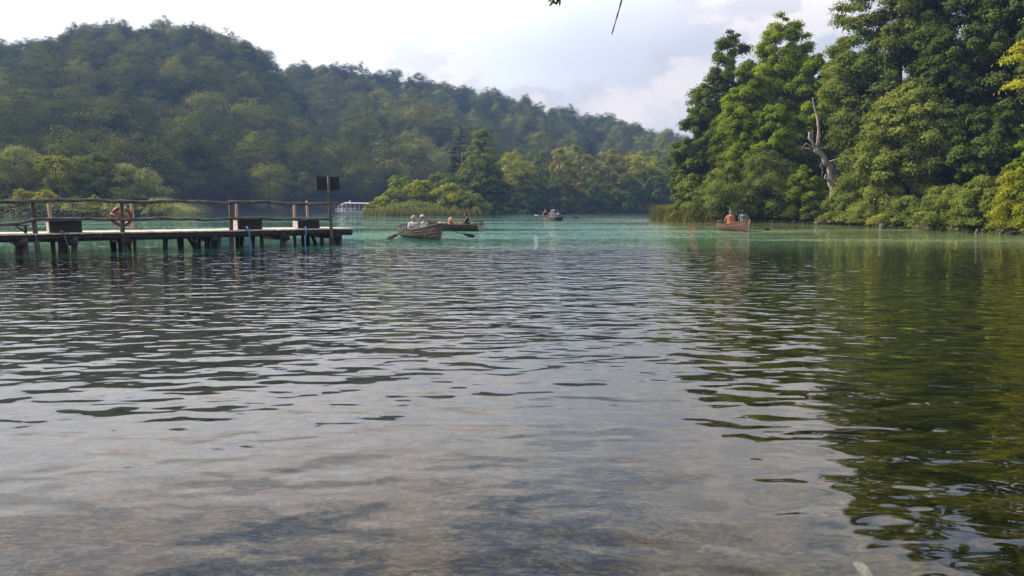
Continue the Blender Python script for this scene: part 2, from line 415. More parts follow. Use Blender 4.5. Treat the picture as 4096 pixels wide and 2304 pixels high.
# low banks: right bank, wooded peninsula, left shore
def poly_sd(poly, X, Y):
    inside = np.zeros(X.shape, bool); dist = np.full(X.shape, 1e9)
    n = len(poly)
    for i in range(n):
        x0, y0 = poly[i]; x1, y1 = poly[(i + 1) % n]
        dx, dy = x1 - x0, y1 - y0; L = dx * dx + dy * dy
        t = np.clip(((X - x0) * dx + (Y - y0) * dy) / L, 0, 1)
        dist = np.minimum(dist, np.hypot(X - x0 - t * dx, Y - y0 - t * dy))
        c = ((y0 > Y) != (y1 > Y)) & (X < dx * (Y - y0) / (dy if abs(dy) > 1e-9 else 1e-9) + x0)
        inside ^= c
    return np.where(inside, dist, -dist)
g2 = lambda px, py: tuple(G(px, py))[:2]
BANK_R = [g2(4096 + 700, 1010), g2(4096, 943), g2(3950, 934), g2(3800, 926), g2(3600, 914), g2(3450, 904), g2(3300, 897), g2(3100, 893), g2(2900, 892), g2(2760, 889), g2(2655, 885), g2(2640, 878), (24, 112), (60, 150), (190, 150), (190, 10), (60, 12)]
PENIN = [g2(1462, 861), g2(1560, 863), g2(1750, 862), g2(1900, 860), g2(1960, 855), g2(2100, 852), g2(2400, 851), g2(2660, 849), g2(2800, 848), (250, 235), (250, 290), (30, 290), (0, 205), (-22, 170)]
LEFTS = [(-320, 118), g2(-600, 872), g2(0, 868), g2(350, 867), g2(600, 863), g2(740, 858), (-75, 205), (-320, 215)]
def land(poly, slope, cap, step, noise, seed):
    p = np.array(poly); x0, y0 = p.min(0) - 6; x1, y1 = p.max(0) + 6
    X, Y = np.meshgrid(np.arange(x0, x1, step), np.arange(y0, y1, step))
    sd = poly_sd(poly, X, Y)
    Z = np.where(sd > 0, cap * (1 - np.exp(-sd * slope / cap)), np.maximum(sd * .6, -2.5)) + noise * bump2(X, Y, .5, seed) * np.clip(sd, 0, 1)
    idx = np.arange(X.size).reshape(X.shape)
    struct('bank_ground', mesh('bank_ground', np.stack([X, Y, Z], -1).reshape(-1, 3), grid_faces(idx), M_soil, True))
    return lambda x, y: float(np.where((s := poly_sd(poly, np.array([x]), np.array([y])))[0] > 0, cap * (1 - math.exp(-max(s[0], 0) * slope / cap)), 0.0))
zR = land(BANK_R, .55, 9.0, 1.5, .2, 3)
zP = land(PENIN, .35, 3.0, 3.0, .2, 5)
zL = land(LEFTS, .4, 6.0, 3.0, .2, 6)
# the shore the photographer stands on, behind the camera
Xn, Yn = np.meshgrid(np.arange(-60, 60, 1.5), np.arange(-19, 1.2, .6)); Zn = np.clip((.3 - Yn) * .22, -1, .9) + .03 * bump2(Xn, Yn, 3, 2)
struct('near_shore', mesh('near_shore', np.stack([Xn, Yn, Zn - .0], -1).reshape(-1, 3), grid_faces(np.arange(Xn.size).reshape(Xn.shape)), M_soil, True))

# ------------------------------------------------------------------ foliage generators
def cards(c, nrm, size, rs, asp=.55, bend=.25):
    """one bent leaf-shaped quad per centre"""
    n = len(c); nrm = nrm / np.maximum(np.linalg.norm(nrm, axis=1, keepdims=True), 1e-6)
    r = rs.normal(size=(n, 3)); t = r - nrm * (r * nrm).sum(1, keepdims=True); t /= np.linalg.norm(t, axis=1, keepdims=True) + 1e-9
    bt = np.cross(nrm, t); s = size[:, None] * .5
    v = np.stack([c - t * s - nrm * s * bend, c + bt * s * asp, c + t * s - nrm * s * bend, c - bt * s * asp], 1).reshape(-1, 3)
    f = np.arange(n * 4).reshape(n, 4)
    return v, f
def envelope(shape, t):
    if shape == 'dome': return np.where(t > .45, np.clip(1 - ((t - .45) / .55) ** 2.4, 0, 1) ** .6, .6 + .4 * t / .45)
    if shape == 'egg': return np.where(t > .36, np.clip(1 - ((t - .36) / .64) ** 1.8, 0, 1) ** .72, .72 + .28 * t / .36)
    if shape == 'cone': return (1 - t) ** .85 + .04
    if shape == 'mound': return np.sqrt(np.clip(1 - t ** 2.2, 0, 1))
    return np.ones_like(t)
def make_tree(seed, H, R, cb, shape, nclump, nleaf, lsize, mat, flat=.5, rc=.24, nlimb=26, barkmat=None, upw=.7, trunk_r=None, gap=0.0, name='tree', round_=0.0):
    """returns (crown mesh, trunk mesh); base at the origin"""
    rs = np.random.RandomState(seed)
    lean = rs.normal(size=2) * .03 * H
    tp = lambda t: np.array([lean[0] * t * t, lean[1] * t * t, H * t])
    t = rs.rand(nclump * 4); w = envelope(shape, t); keep = rs.rand(len(t)) < (w / w.max()) ** 1.1 + .05
    t = t[keep][:nclump]; n = len(t)
    lob = 1 + .22 * np.sin(rs.rand() * 6 + t * 9) 
    az = rs.rand(n) * 2 * math.pi
    if round_: rad = envelope(shape, t) * R * (.30 + .68 * rs.rand(n) ** .5) * (1 + .15 * np.sin(az * 3 + rs.rand() * 6))
    elif shape == 'cone': rad = envelope(shape, t) * R * (.25 + .8 * rs.rand(n) ** .6)
    else: rad = envelope(shape, t) * R * (.35 + .68 * rs.rand(n) ** .55) * (1 + .2 * np.sin(az * 3 + rs.rand() * 6 + t * 5))
    zz = H * (cb + (1 - cb) * t)
    base = np.stack([lean[0] * (zz / H) ** 2, lean[1] * (zz / H) ** 2, zz], 1)
    cen = base + np.stack([np.cos(az) * rad, np.sin(az) * rad, np.zeros(n)], 1)
    if shape == 'cone': cen[:, 2] -= rad * .35
    rcl = R * rc * (.6 + .8 * rs.rand(n)) * (np.clip(1.25 - t, .35, 1) if shape == 'cone' else np.clip(1.35 - t * .5, .6, 1.2))
    per = np.maximum(3, (rcl ** 2 / (rcl ** 2).sum() * nleaf)).astype(int)
    ci = np.repeat(np.arange(n), per); N = len(ci)
    u = rs.normal(size=(N, 3)); u /= np.linalg.norm(u, axis=1, keepdims=True)
    u[:, 2] = np.where(rs.rand(N) < .6, np.abs(u[:, 2]), u[:, 2])
    rr = (rs.rand(N) ** .45)[:, None] * (1 + .35 * rs.normal(size=(N, 1)) * .6)
    # irregular sprays, pulled outwards from the stem
    outd = np.stack([np.cos(az), np.sin(az), np.zeros(n)], 1)[ci]
    off = u * rr * rcl[ci][:, None] * np.array([1, 1, flat])
    stretch = (off * outd).sum(1, keepdims=True) * outd * .35
    c = cen[ci] + off + stretch
    c[:, 2] -= (np.hypot(off[:, 0], off[:, 1]) ** 2) / np.maximum(rcl[ci], .1) * .25
    nrm = u * .85 + outd * .3 + np.array([0, 0, upw * .8]) + rs.normal(size=(N, 3)) * .30
    if round_:
        cc = np.array([0, 0, H * (cb + 1) * .48]); cn = (c - cc) / np.array([R, R, H * .5]); cn /= np.linalg.norm(cn, axis=1, keepdims=True) + 1e-6
        nrm = cn * round_ + u * .45 + np.array([0, 0, -.1]) + rs.normal(size=(N, 3)) * .16
    size = lsize * (.6 + .8 * rs.rand(N))
    keep = c[:, 2] > .05; c, nrm, size, ci = c[keep], nrm[keep], size[keep], ci[keep]
    v, f = cards(c, nrm, size, rs)
    tint = np.clip(rs.rand(n)[ci] * .65 + rs.rand(len(ci)) * .45 - .05, 0, 1)
    if round_: tint = np.clip(.3 * rs.rand(n)[ci] + .3 * rs.rand(len(ci)) + .2, 0, 1)
    crown = mesh('crown', v, f, mat, False, np.repeat(tint, 4))
    mb = MB(); r0 = trunk_r or H * .018 + .04
    tt = [q * (1 if shape == 'cone' else .78) for q in (0, .03, .1, .25, .45, .65, .85, .97)]
    mb.tube([tuple(tp(q)) for q in tt], [r0 * (1.5 if q == 0 else 1.15 if q < .05 else 1 - q * .9) + .01 for q in tt], 8, .15, seed)
    order = np.argsort(-rcl)[:nlimb]
    for i in order:
        e = cen[i]; tz = max(.04 * H, e[2] - rad[i] * (.15 if shape == 'cone' else .75)); s0 = tp(min(tz / H, .95))
        mid = s0 * .5 + e * .5 + np.array([0, 0, -.06 * rad[i]])
        rb = r0 * (.15 + .3 * (1 - tz / H))
        mb.tube([tuple(s0), tuple(mid), tuple(e)], [rb, rb * .6, rb * .15 + .004], 5, .1, int(i))
    trunk = mesh('trunk', mb.v, mb.f, barkmat or M_bark, True)
    return crown, trunk
def place_tree(meshes, loc, label, cat='tree', name='broadleaf_tree', group=None, rz=0, sc=1.0):
    o = thing(name, label, cat, loc, rz, group); o.scale = (sc,) * 3 if not isinstance(sc, (tuple, list)) else sc
    link('crown', meshes[0], o); link('trunk', meshes[1], o); return o

# ------------------------------------------------------------------ forest on the hills
rs = np.random.RandomState(12)
temps = []
for k in range(7):
    sh = ['dome', 'egg', 'dome', 'egg', 'dome', 'dome', 'cone'][k]
    Hh = [13, 15, 12, 16, 14, 11, 19][k]; Rr = [4.6, 4.2, 5.2, 4.4, 4.9, 4.4, 3.1][k]
    Rr *= 1.3; Hh *= 1.12; temps.append(make_tree(100 + k, Hh, Rr, .12, sh, 100, 6500, .46, fol_hill if k < 6 else fol_dark, .7, .27, 5, upw=.5, name='hill', round_=1.6))
pts = []
for hi_, h in enumerate(HILLS):
    sp_ = 6.3 if hi_ == 0 else 7.2
    a0, a1 = h['ridge'][0][0], h['ridge'][-1][0]
    sp_ *= .9
    gx_, gy_ = np.meshgrid(np.arange(-470, 260, sp_), np.arange(115, 500, sp_))
    gx_ = gx_ + (rs.rand(*gx_.shape) - .5) * sp_ * .95; gy_ = gy_ + (rs.rand(*gy_.shape) - .5) * sp_ * .95
    z, t, px = hill_z(h, gx_, gy_)
    ok = (t > .0) & (t < 1.07) & (px > a0) & (px < min(a1, 3300)) & (z > .3)
    if hi_ == 1: ok &= ~((px < 1500) & ((828 - interp(px, h['ridge'])) < (828 - interp(px, HILLS[0]['ridge'])) - 30))
    ok &= (t > .74) | (rs.rand(*t.shape) < .53)
    pts.append(np.stack([gx_[ok], gy_[ok], z[ok] - .4 - 1.0 * (t[ok] > .74), t[ok]], 1))
pts = np.concatenate(pts)
kind = rs.choice(7, len(pts), p=[.18, .15, .18, .14, .17, .165, .015])
scl = .60 + rs.rand(len(pts)) ** 1.3 * .62; scl[kind == 6] *= .8; scl *= np.where(pts[:, 3] > .74, .68, 1.0); pts = pts[:, :3]; rot = rs.rand(len(pts)) * 6.283
pxs = 2048 + F * pts[:, 0] / pts[:, 1]
vis = (pxs > -60) & (pxs < 2750)
order = np.argsort(np.where(vis, pts[:, 1], 1e6)); indiv = set(order[:250].tolist())
roots = {}
for i in order[:250]:
    k = int(kind[i]); loc = tuple(pts[i]); s = float(scl[i])
    conif = k == 6
    if k not in roots:
        roots[k] = place_tree(temps[k], loc, 'pointed spruce standing dark among the leafy trees low on the far hillside' if conif else 'rounded leafy tree, one of many at the foot of the hazy far hillside',
                              'tree', 'spruce_tree' if conif else 'broadleaf_tree', 'spruces among the far hillside trees' if conif else 'leafy trees along the foot of the far hillside', float(rot[i]), s)
    else: dup(roots[k], loc, float(rot[i]), None, s)
# the rest of the wood, one mass: geometry nodes instances on points
tcol_ = bpy.data.collections.new('forest_templates')
for k, (cr, tk) in enumerate(temps):
    o = bpy.data.objects.new('template_crown_%d' % k, cr); tcol_.objects.link(o)
rest = np.array([i for i in range(len(pts)) if i not in indiv])
me = bpy.data.meshes.new('hillside_forest'); me.vertices.add(len(rest)); me.vertices.foreach_set('co', pts[rest].astype(np.float32).ravel())
for nm, tp_, arr in (('k', 'INT', kind[rest].astype(np.int32)), ('s', 'FLOAT', scl[rest].astype(np.float32)), ('r', 'FLOAT', rot[rest].astype(np.float32))):
    at = me.attributes.new(nm, tp_, 'POINT'); at.data.foreach_set('value', arr)
forest = link('hillside_forest', me); forest['kind'] = 'stuff'
ng = bpy.data.node_groups.new('scatter_forest', 'GeometryNodeTree')
ng.interface.new_socket('Geometry', in_out='INPUT', socket_type='NodeSocketGeometry'); ng.interface.new_socket('Geometry', in_out='OUTPUT', socket_type='NodeSocketGeometry')
N_ = ng.nodes; L_ = ng.links
i_, o_ = N_.new('NodeGroupInput'), N_.new('NodeGroupOutput')
ci = N_.new('GeometryNodeCollectionInfo'); ci.inputs['Collection'].default_value = tcol_; ci.inputs['Separate Children'].default_value = True
ip = N_.new('GeometryNodeInstanceOnPoints'); ip.inputs['Pick Instance'].default_value = True
def na(nm, dt):
    n = N_.new('GeometryNodeInputNamedAttribute'); n.data_type = dt; n.inputs[0].default_value = nm; return n.outputs[0]
L_.new(i_.outputs[0], ip.inputs['Points']); L_.new(ci.outputs[0], ip.inputs['Instance']); L_.new(na('k', 'INT'), ip.inputs['Instance Index'])
cx = N_.new('ShaderNodeCombineXYZ'); L_.new(na('r', 'FLOAT'), cx.inputs[2]); L_.new(cx.outputs[0], ip.inputs['Rotation']); L_.new(na('s', 'FLOAT'), ip.inputs['Scale'])
L_.new(ip.outputs[0], o_.inputs[0])
md = forest.modifiers.new('scatter', 'NODES'); md.node_group = ng
tag(forest, 'dense hazy forest covering the hillsides across the lake', 'forest')
print('hill trees', len(pts))

# ------------------------------------------------------------------ trees that stand out, by where they grow
def sized(px, top, d, zf):
    """height of a tree growing at image column px, distance d, whose top shows at row top"""
    x = (px - 2048) / F * d; z0 = zf(x, d); return x, z0, P(px, top, d).z - z0
def grow(seed, px, top, d, wpx, zf, shape, mat, label, cb=.08, nclump=70, nleaf=9000, ls=.3, flat=.5, rc=.24, cat='tree', name='broadleaf_tree', group=None, upw=.7, nlimb=26):
    x, z0, H = sized(px, top, d, zf); Rr = wpx / 2 / F * d
    m = make_tree(seed, H, Rr * .86, cb, shape, nclump, nleaf, ls, mat, flat, rc, nlimb, upw=upw)
    return place_tree(m, (x, d, z0 - .1), label, cat, name, group, 0)

# left shore, beyond the pier
for a in [
    (201, 60, 588, 134, 300, 'dome', fol_grey, 'large grey green round tree at the left edge behind the pier', 90, 11000),
    (202, -130, 600, 138, 260, 'dome', fol_grey, 'grey green tree half cut off by the left edge of the view', 70, 7000),
    (203, 240, 622, 131, 170, 'dome', fol_yel, 'yellow green tree between the grey tree and the two domes beyond the pier', 60, 7000),
    (204, 395, 615, 134, 210, 'dome', fol_olive, 'olive domed tree above the life ring on the left shore', 80, 9000),
    (205, 545, 655, 136, 250, 'dome', fol_grey, 'broad low domed tree at the right end of the left shore wood', 90, 10000),
    (206, -20, 690, 128, 180, 'mound', fol_olive, 'low olive tree on the waterline at the far left', 60, 6000),
]:
    grow(a[0], a[1], a[2], a[3], a[4], zL, a[5], a[6], a[7], .10, int(a[8] * 1.3), int(a[9] * 1.8), .33, .75, .22, upw=.45)
for a in [
    (211, 108, 752, 124.5, 110, fol_autumn, 'small yellowish bush over the railing above the leftmost wooden pier post'),
    (212, 190, 757, 124.5, 110, fol_yel, 'small yellow green bush just above the tan leaning post'),
    (213, 380, 770, 124.5, 70, fol_yel, 'thin yellowish sapling on the shore left of the life ring'),
    (214, 480, 790, 124.5, 150, fol_grey, 'dark low shrub on the shore behind the life ring'),
    (215, 640, 790, 128, 140, fol_grey, 'dark low shrub where the left shore wood ends'),
    (216, 300, 800, 124.5, 160, fol_grey, 'dark low shrub on the shore right of the tan leaning post'),
    (217, 30, 800, 124.5, 170, fol_grey, 'dark low shrub on the shore at the far left'),
]:
    grow(a[0], a[1], a[2], a[3], a[4], zL, 'dome', a[5], a[6], .03, 26, 2200, .34, .6, .3, 'bush', 'shrub', nlimb=8)

# wooded peninsula in the middle
for a in [
    (300, 1490, 812, 147.5, 70, 'mound', fol_yel, 'small yellow green willow bush on the very tip of the peninsula beside the ferry', .0, 30, 3000),
    (301, 1535, 780, 149, 110, 'mound', fol_yel, 'lowest yellow green shrub at the tip of the peninsula', .02, 40, 4000),
    (302, 1600, 695, 158, 130, 'dome', fol_bright, 'slender bright green tree on the tip of the peninsula', .1, 50, 6000),
    (303, 1590, 760, 150, 150, 'mound', fol_olive, 'olive shrub in front of the slender green tree on the peninsula', .02, 40, 4500),
    (304, 1690, 725, 152, 170, 'mound', fol_yel, 'yellow green bushy tree behind the reeds of the peninsula', .02, 60, 7000),
    (305, 1760, 690, 160, 200, 'dome', fol_olive, 'olive tree left of the spruce on the peninsula', .04, 70, 8000),
    (306, 1800, 735, 150, 190, 'mound', fol_yel, 'bright yellow bush in front of the spruce on the peninsula', .02, 60, 7000),
    (307, 1890, 770, 149, 150, 'mound', fol_olive, 'dark olive bush at the right end of the reeds', .02, 50, 5500),
    (309, 1920, 520, 163, 190, 'egg', fol_olive, 'tall olive green tree with pointed top right of the spruce', .03, 120, 16000),
    (310, 1960, 650, 160, 150, 'dome', fol_dark, 'dark tree under the right side of the tall pointed tree', .03, 70, 8000),
    (311, 2070, 605, 200, 190, 'dome', fol_yel, 'yellow topped round tree, first right of the tall pointed tree', .03, 80, 9000),
    (312, 2165, 600, 206, 120, 'egg', fol_olive, 'olive tree between the yellow topped tree and the golden tree', .03, 70, 8000),
    (313, 2235, 580, 204, 130, 'egg', fol_autumn, 'golden brown narrow tree in the middle of the peninsula wood', .03, 80, 9000),
    (314, 2300, 552, 216, 120, 'egg', fol_olive, 'tallest olive tree rising behind the golden tree', .03, 60, 7000),
    (315, 2340, 610, 206, 130, 'dome', fol_autumn, 'brownish round tree right of the golden narrow tree', .03, 70, 8000),
    (316, 2430, 598, 208, 150, 'dome', fol_autumn, 'wide brown green tree above the two distant rowing boats', .03, 80, 9000),
    (317, 2510, 610, 210, 150, 'dome', fol_autumn, 'tree with yellowing leaves right of the wide brown green tree', .03, 70, 8000),
    (318, 2580, 600, 206, 170, 'dome', fol_yel, 'yellow green tree near the right end of the peninsula wood', .03, 70, 8000),
    (319, 2640, 560, 222, 150, 'dome', fol_olive, 'tall olive tree just left of the right bank trees', .03, 80, 9000),
    (320, 2670, 620, 206, 130, 'dome', fol_olive, 'olive tree touching the right bank trees', .03, 70, 8000),
    (321, 2720, 600, 216, 170, 'dome', fol_dark, 'dark tree mostly behind the right bank trees', .03, 70, 8000),
    (322, 2120, 690, 196, 150, 'mound', fol_dark, 'dark low tree under the yellow topped tree', .02, 60, 7000),
    (323, 2240, 690, 196, 160, 'mound', fol_dark, 'dark low tree under the golden narrow tree', .02, 60, 7000),
    (324, 2370, 700, 198, 170, 'mound', fol_dark, 'dark low tree overhanging the water above the distant boats', .02, 60, 7000),
    (325, 2500, 700, 198, 170, 'mound', fol_dark, 'dark low tree under the brown green trees', .02, 60, 7000),
    (326, 2610, 700, 200, 150, 'mound', fol_dark, 'dark low tree at the right end of the peninsula shore', .02, 60, 7000),
    (327, 2010, 720, 178, 150, 'mound', fol_dark, 'dark low tree where the shore steps back behind the reeds', .02, 60, 7000),
]:
    grow(a[0], a[1], a[2], a[3], a[4], zP, a[5], a[6], a[7], a[8], int(a[9] * 1.4), int(a[10] * 2), .38, .75, .21, upw=.45)
grow(308, 1838, 500, 168, 175, zP, 'cone', fol_spruce, 'dark pointed spruce rising from the peninsula', .06, 190, 20000, .36, .35, .26, 'tree', 'spruce_tree', nlimb=40)

# right bank: big trees
for a in [
    (401, 2925, 112, 92, 330, 'egg', fol_mid, 'dark green tall tree on the left outline of the right bank wood', .06, 150, 30000, .30),
    (402, 2810, 330, 90, 230, 'egg', fol_mid, 'darker green lower tree at the left end of the right bank wood', .05, 110, 20000, .30),
    (403, 2735, 545, 92, 150, 'dome', fol_mid, 'small dark tree stepping down to the water at the left end of the right bank', .03, 60, 9000, .30),
    (404, 3130, 45, 86, 330, 'egg', fol_bright, 'bright green tree with the highest top left of the sky notch', .06, 170, 36000, .28),
    (405, 2985, 250, 83, 280, 'egg', fol_bright, 'bright green tree in front of the dark outline tree', .05, 140, 28000, .28),
    (406, 3250, 210, 82, 260, 'egg', fol_bright, 'bright green tree behind the bleached dead tree', .04, 140, 28000, .28),
    (407, 3080, 420, 80, 260, 'dome', fol_bright, 'spreading bright green tree above the olive shore bush', .04, 110, 20000, .26),
    (408, 3330, 150, 88, 240, 'egg', fol_olive, 'olive tree in the notch between the bright trees and the tall bank trees', .04, 110, 20000, .3),
]:
    grow(a[0], a[1], a[2], a[3], a[4], zR, a[5], a[6], a[7], a[8], int(a[9] * 1.9), int(a[10] * 4.0), a[11] * .82, .8, .165, upw=.4)
for a in [
    (411, 3560, -520, 70, 480, 'egg', fol_olive, 'huge olive green tree leaning over the notch of sky', .03, 260, 60000, .27),
    (412, 3620, 330, 62, 420, 'egg', fol_olive, 'broad olive tree hung with creepers right of the bleached dead tree', .02, 200, 42000, .24),
    (413, 3850, -620, 66, 480, 'egg', fol_dark, 'huge dark tree behind the olive trees at the right', .03, 220, 46000, .28),
    (414, 4060, -700, 60, 460, 'egg', fol_dark, 'huge dark tree at the right edge of the view', .03, 220, 46000, .26),
    (415, 4420, -900, 52, 560, 'egg', fol_dark, 'huge tree just outside the right edge reaching in', .03, 200, 36000, .28),
    (416, 3760, 120, 62, 360, 'egg', fol_dark, 'dark leafy tree filling the shade between the olive trees', .03, 150, 30000, .24),
    (417, 3940, 420, 58, 330, 'egg', fol_dark, 'dark tree low in the shade above the right shore bushes', .03, 130, 24000, .24),
]:
    grow(a[0], a[1], a[2], a[3], a[4], zR, a[5], a[6], a[7], a[8], int(a[9] * 1.9), int(a[10] * 4.0), a[11] * .82, .8, .15, upw=.4)
# lit branches entering from the right edge
grow(418, 4235, -100, 44, 480, zR, 'dome', fol_yel, 'yellow green tree reaching in with lit branches at the right edge', .30, 70, 12000, .20, .28, .17, nlimb=50)
grow(419, 4150, 470, 45, 300, zR, 'egg', fol_bright, 'bright leafy tree low at the right edge above the shore bushes', .04, 120, 22000, .19, .35, .18)

# right bank bushes along the water
SH = np.array([(px, G(px, py).y) for px, py in ((2640, 886), (2760, 889), (2900, 892), (3100, 893), (3300, 897), (3450, 904), (3600, 914), (3800, 926), (3950, 934), (4096, 943), (4400, 962))])
for a in [
    (431, 2760, 700, 84, 170, 'mound', fol_olive, 'olive bush with reddish top at the left tip of the right bank', 50, 8000, .20),
    (432, 2900, 640, 80, 250, 'mound', fol_olive, 'olive brown willow bush left of the rowing boat by the right bank', 80, 15000, .20),
    (433, 3060, 600, 78.5, 280, 'mound', fol_olive, 'large rounded olive bush behind the right rowing boat', 90, 18000, .20),
    (434, 3205, 660, 77, 190, 'mound', fol_bright, 'vivid green bush just left of the dead tree', 60, 11000, .19),
    (435, 3130, 780, 75.5, 200, 'mound', fol_dark, 'dark bush at the water left of the dead tree', 50, 8000, .19),
    (436, 3260, 800, 75.5, 150, 'mound', fol_dark, 'small dark bush at the foot of the dead tree', 40, 6000, .19),
    (437, 3420, 700, 69, 240, 'mound', fol_olive, 'olive shrub spilling over the bank right of the dead tree', 80, 15000, .18),
    (438, 3480, 800, 63, 230, 'mound', fol_olive, 'shrub hanging over the water beside the thick stake', 60, 11000, .17),
    (439, 3630, 780, 58.5, 200, 'mound', fol_olive, 'olive shrub over the dark undercut bank', 60, 11000, .16),
    (440, 3790, 740, 53.5, 260, 'mound', fol_olive, 'leafy shrub left of the two thin stakes', 80, 15000, .16),
    (441, 3930, 700, 50.5, 260, 'mound', fol_olive, 'tall leafy shrub above the two thin stakes', 80, 15000, .15),
    (442, 4080, 660, 47, 240, 'mound', fol_yel, 'yellow green shrub at the right edge reaching the water', 80, 15000, .15),
    (443, 4230, 700, 44, 260, 'mound', fol_olive, 'shrub beyond the right edge at the waterline', 60, 9000, .16),
    (444, 3350, 830, 73.5, 120, 'mound', fol_autumn, 'low dry bush on the eroded bank by the dead tree', 30, 4000, .17),
    (445, 3560, 850, 58.5, 170, 'mound', fol_autumn, 'low yellow sprawling bush touching the water by the thick stake', 40, 6000, .15),
]:
    d_ = float(np.interp(a[1], SH[:, 0], SH[:, 1])) + .3 + a[4] / 2 / F * 60 * .45
    grow(a[0], a[1], a[2], d_, a[4], zR, a[5], a[6], a[7], .0, int(a[8] * 1.4), int(a[9] * 2.2), a[10] * .85, .8, .21, 'bush', 'shrub', nlimb=16, upw=.5)

# ------------------------------------------------------------------ reeds and bank grass
def blades(name, poly_pts, n, h, w, seed, label, mat, droop=.5, zf=None, base=0.0):
    rs = np.random.RandomState(seed); seg = np.array(poly_pts, float)
    k = rs.randint(0, len(seg) - 1, n); t = rs.rand(n)[:, None]
    p = seg[k] * (1 - t) + seg[k + 1] * t
    p = p + rs.normal(size=(n, 2)) * np.array([.5, .5]) ; p[:, 1] += rs.rand(n) * 2.0
    hh = h * (.3 + 1.1 * rs.rand(n) ** 2) * (1 + .45 * bump2(p[:, 0], p[:, 1], .9, seed)); a = rs.rand(n) * 6.283; dr = droop * hh * rs.rand(n)
    dx, dy = np.cos(a), np.sin(a); wv = np.stack([-dy, dx], 1) * w * .5
    V = []
    for f_, wk in ((0, 1), (.4, .9), (.75, .6), (1.0, .08)):
        c = np.stack([p[:, 0] + dx * dr * f_ ** 2, p[:, 1] + dy * dr * f_ ** 2, base + hh * (f_ - .35 * droop * f_ ** 3)], 1)
        o = np.concatenate([wv * wk, np.zeros((n, 1))], 1)
        V += [c - o, c + o]
    V = np.stack(V, 1).reshape(-1, 3); i = np.arange(n)[:, None] * 8
    f = np.concatenate([i + np.array([[0, 1, 3, 2]]), i + np.array([[2, 3, 5, 4]]), i + np.array([[4, 5, 7, 6]])])
    o = link(name, mesh(name, V, f, mat, False, np.repeat(rs.rand(n), 8))); o['kind'] = 'stuff'; tag(o, label, 'reeds'); return o
blades('reeds', [g2(1470, 862), g2(1560, 864), g2(1750, 863), g2(1930, 861)], 9000, 1.1, .08, 1, 'pale reeds along the tip of the wooded peninsula', fol_reed, .35)
blades('reeds', [g2(2650, 886), g2(2760, 890), g2(2880, 892)], 9000, 1.9, .06, 2, 'arching reeds at the left tip of the right bank', fol_reed, 1.0)
blades('grass', [g2(2640, 886), g2(2700, 889), g2(2900, 893), g2(3100, 894), g2(3300, 897)], 2500, .45, .05, 3, 'short yellowish grass along the right bank waterline', fol_reed, .9)
blades('grass', [g2(3300, 897), g2(3450, 904), g2(3600, 914), g2(3800, 926), g2(3950, 934), g2(4100, 943)], 700, .3, .04, 4, 'sparse grass under the right bank bushes', fol_reed, .9)

# leafy undergrowth covering the banks
def cover(poly, z_of, cap, slope, n, size, seed, mat, label, x0, x1, y0, y1, dmax, hmax):
    rs = np.random.RandomState(seed); X = rs.uniform(x0, x1, n * 6); Y = rs.uniform(y0, y1, n * 6)
    sd = poly_sd(poly, X, Y); ok = (sd > -.25) & (sd < dmax); X, Y, sd = X[ok][:n], Y[ok][:n], sd[ok][:n]
    z = np.where(sd > 0, cap * (1 - np.exp(-np.maximum(sd, 0) * slope / cap)), 0); hh = hmax * (.35 + .65 * (.5 + .5 * bump2(X, Y, 1.1, seed))) * np.clip(sd + .5, .3, 1)
    c = np.stack([X, Y, z + .06 + hh * rs.rand(len(X)) ** .6], 1); nr = rs.normal(size=c.shape) * .5 + np.array([-.1, -.35, .7])
    v, f = cards(c, nr, size * (.6 + .8 * rs.rand(len(X))), rs)
    o = link('undergrowth', mesh('undergrowth', v, f, mat, False, np.repeat(np.clip(.5 + .5 * bump2(X, Y, .8, seed + 1) + rs.normal(size=len(X)) * .2, 0, 1), 4))); o['kind'] = 'stuff'; tag(o, label, 'undergrowth')
cover(BANK_R, zR, 9.0, .55, 90000, .20, 21, fol_olive, 'leafy undergrowth covering the soil of the right bank', 8, 75, 15, 105, 14, 1.1)
cover(PENIN, zP, 3.0, .35, 50000, .42, 22, fol_olive, 'leafy undergrowth on the peninsula floor', -30, 80, 140, 260, 16, 1.6)
cover(LEFTS, zL, 6.0, .4, 40000, .40, 23, fol_grey, 'dark undergrowth on the left shore', -150, -40, 118, 200, 18, 1.6)

# ------------------------------------------------------------------ dead tree
D = 74.0
dt = thing('dead_tree', 'bleached leafless dead tree with broken limbs on the right bank', 'dead tree', P(3337, 800, D))
def Z7(x, y, d=D): return P(3000 + x / 2.195, 300 + y / 2.195, d) - dt.location
def limb(pts, r0, r1, seed, name, n=9, wob=.5):
    r0 *= .62; r1 *= .62
    p = lerp_path([Z7(*q) for q in pts], 4); rr = [r0 + (r1 - r0) * i / (len(p) - 1) for i in range(len(p))]
    rg = random.Random(seed); p = [q + Vector((rg.uniform(-1, 1), rg.uniform(-1, 1), rg.uniform(-1, 1))) * rr[i] * .22 for i, q in enumerate(p)]
    m = MB(); m.tube(p, rr, n, wob, seed); return m.build(name, M_deadbark, dt, True)
limb([(738, 1130), (735, 1040), (722, 930), (692, 800), (640, 715), (580, 650)], .62, .34, 1, 'trunk', 11)
limb([(760, 950), (740, 860), (700, 760)], .30, .2, 14, 'limb')
limb([(580, 655), (600, 560), (607, 490), (588, 360), (562, 270), (550, 205)], .30, .08, 2, 'limb')
limb([(553, 250), (520, 226), (475, 236)], .05, .02, 3, 'twig')
limb([(565, 625), (520, 550), (522, 505)], .18, .20, 4, 'limb')
limb([(552, 630), (547, 560), (550, 490)], .10, .05, 5, 'limb')
limb([(560, 640), (492, 600), (448, 652)], .10, .04, 6, 'limb')
limb([(700, 640), (600, 640), (480, 645)], .14, .06, 7, 'limb')
limb([(690, 625), (560, 668), (470, 630)], .10, .03, 8, 'limb')
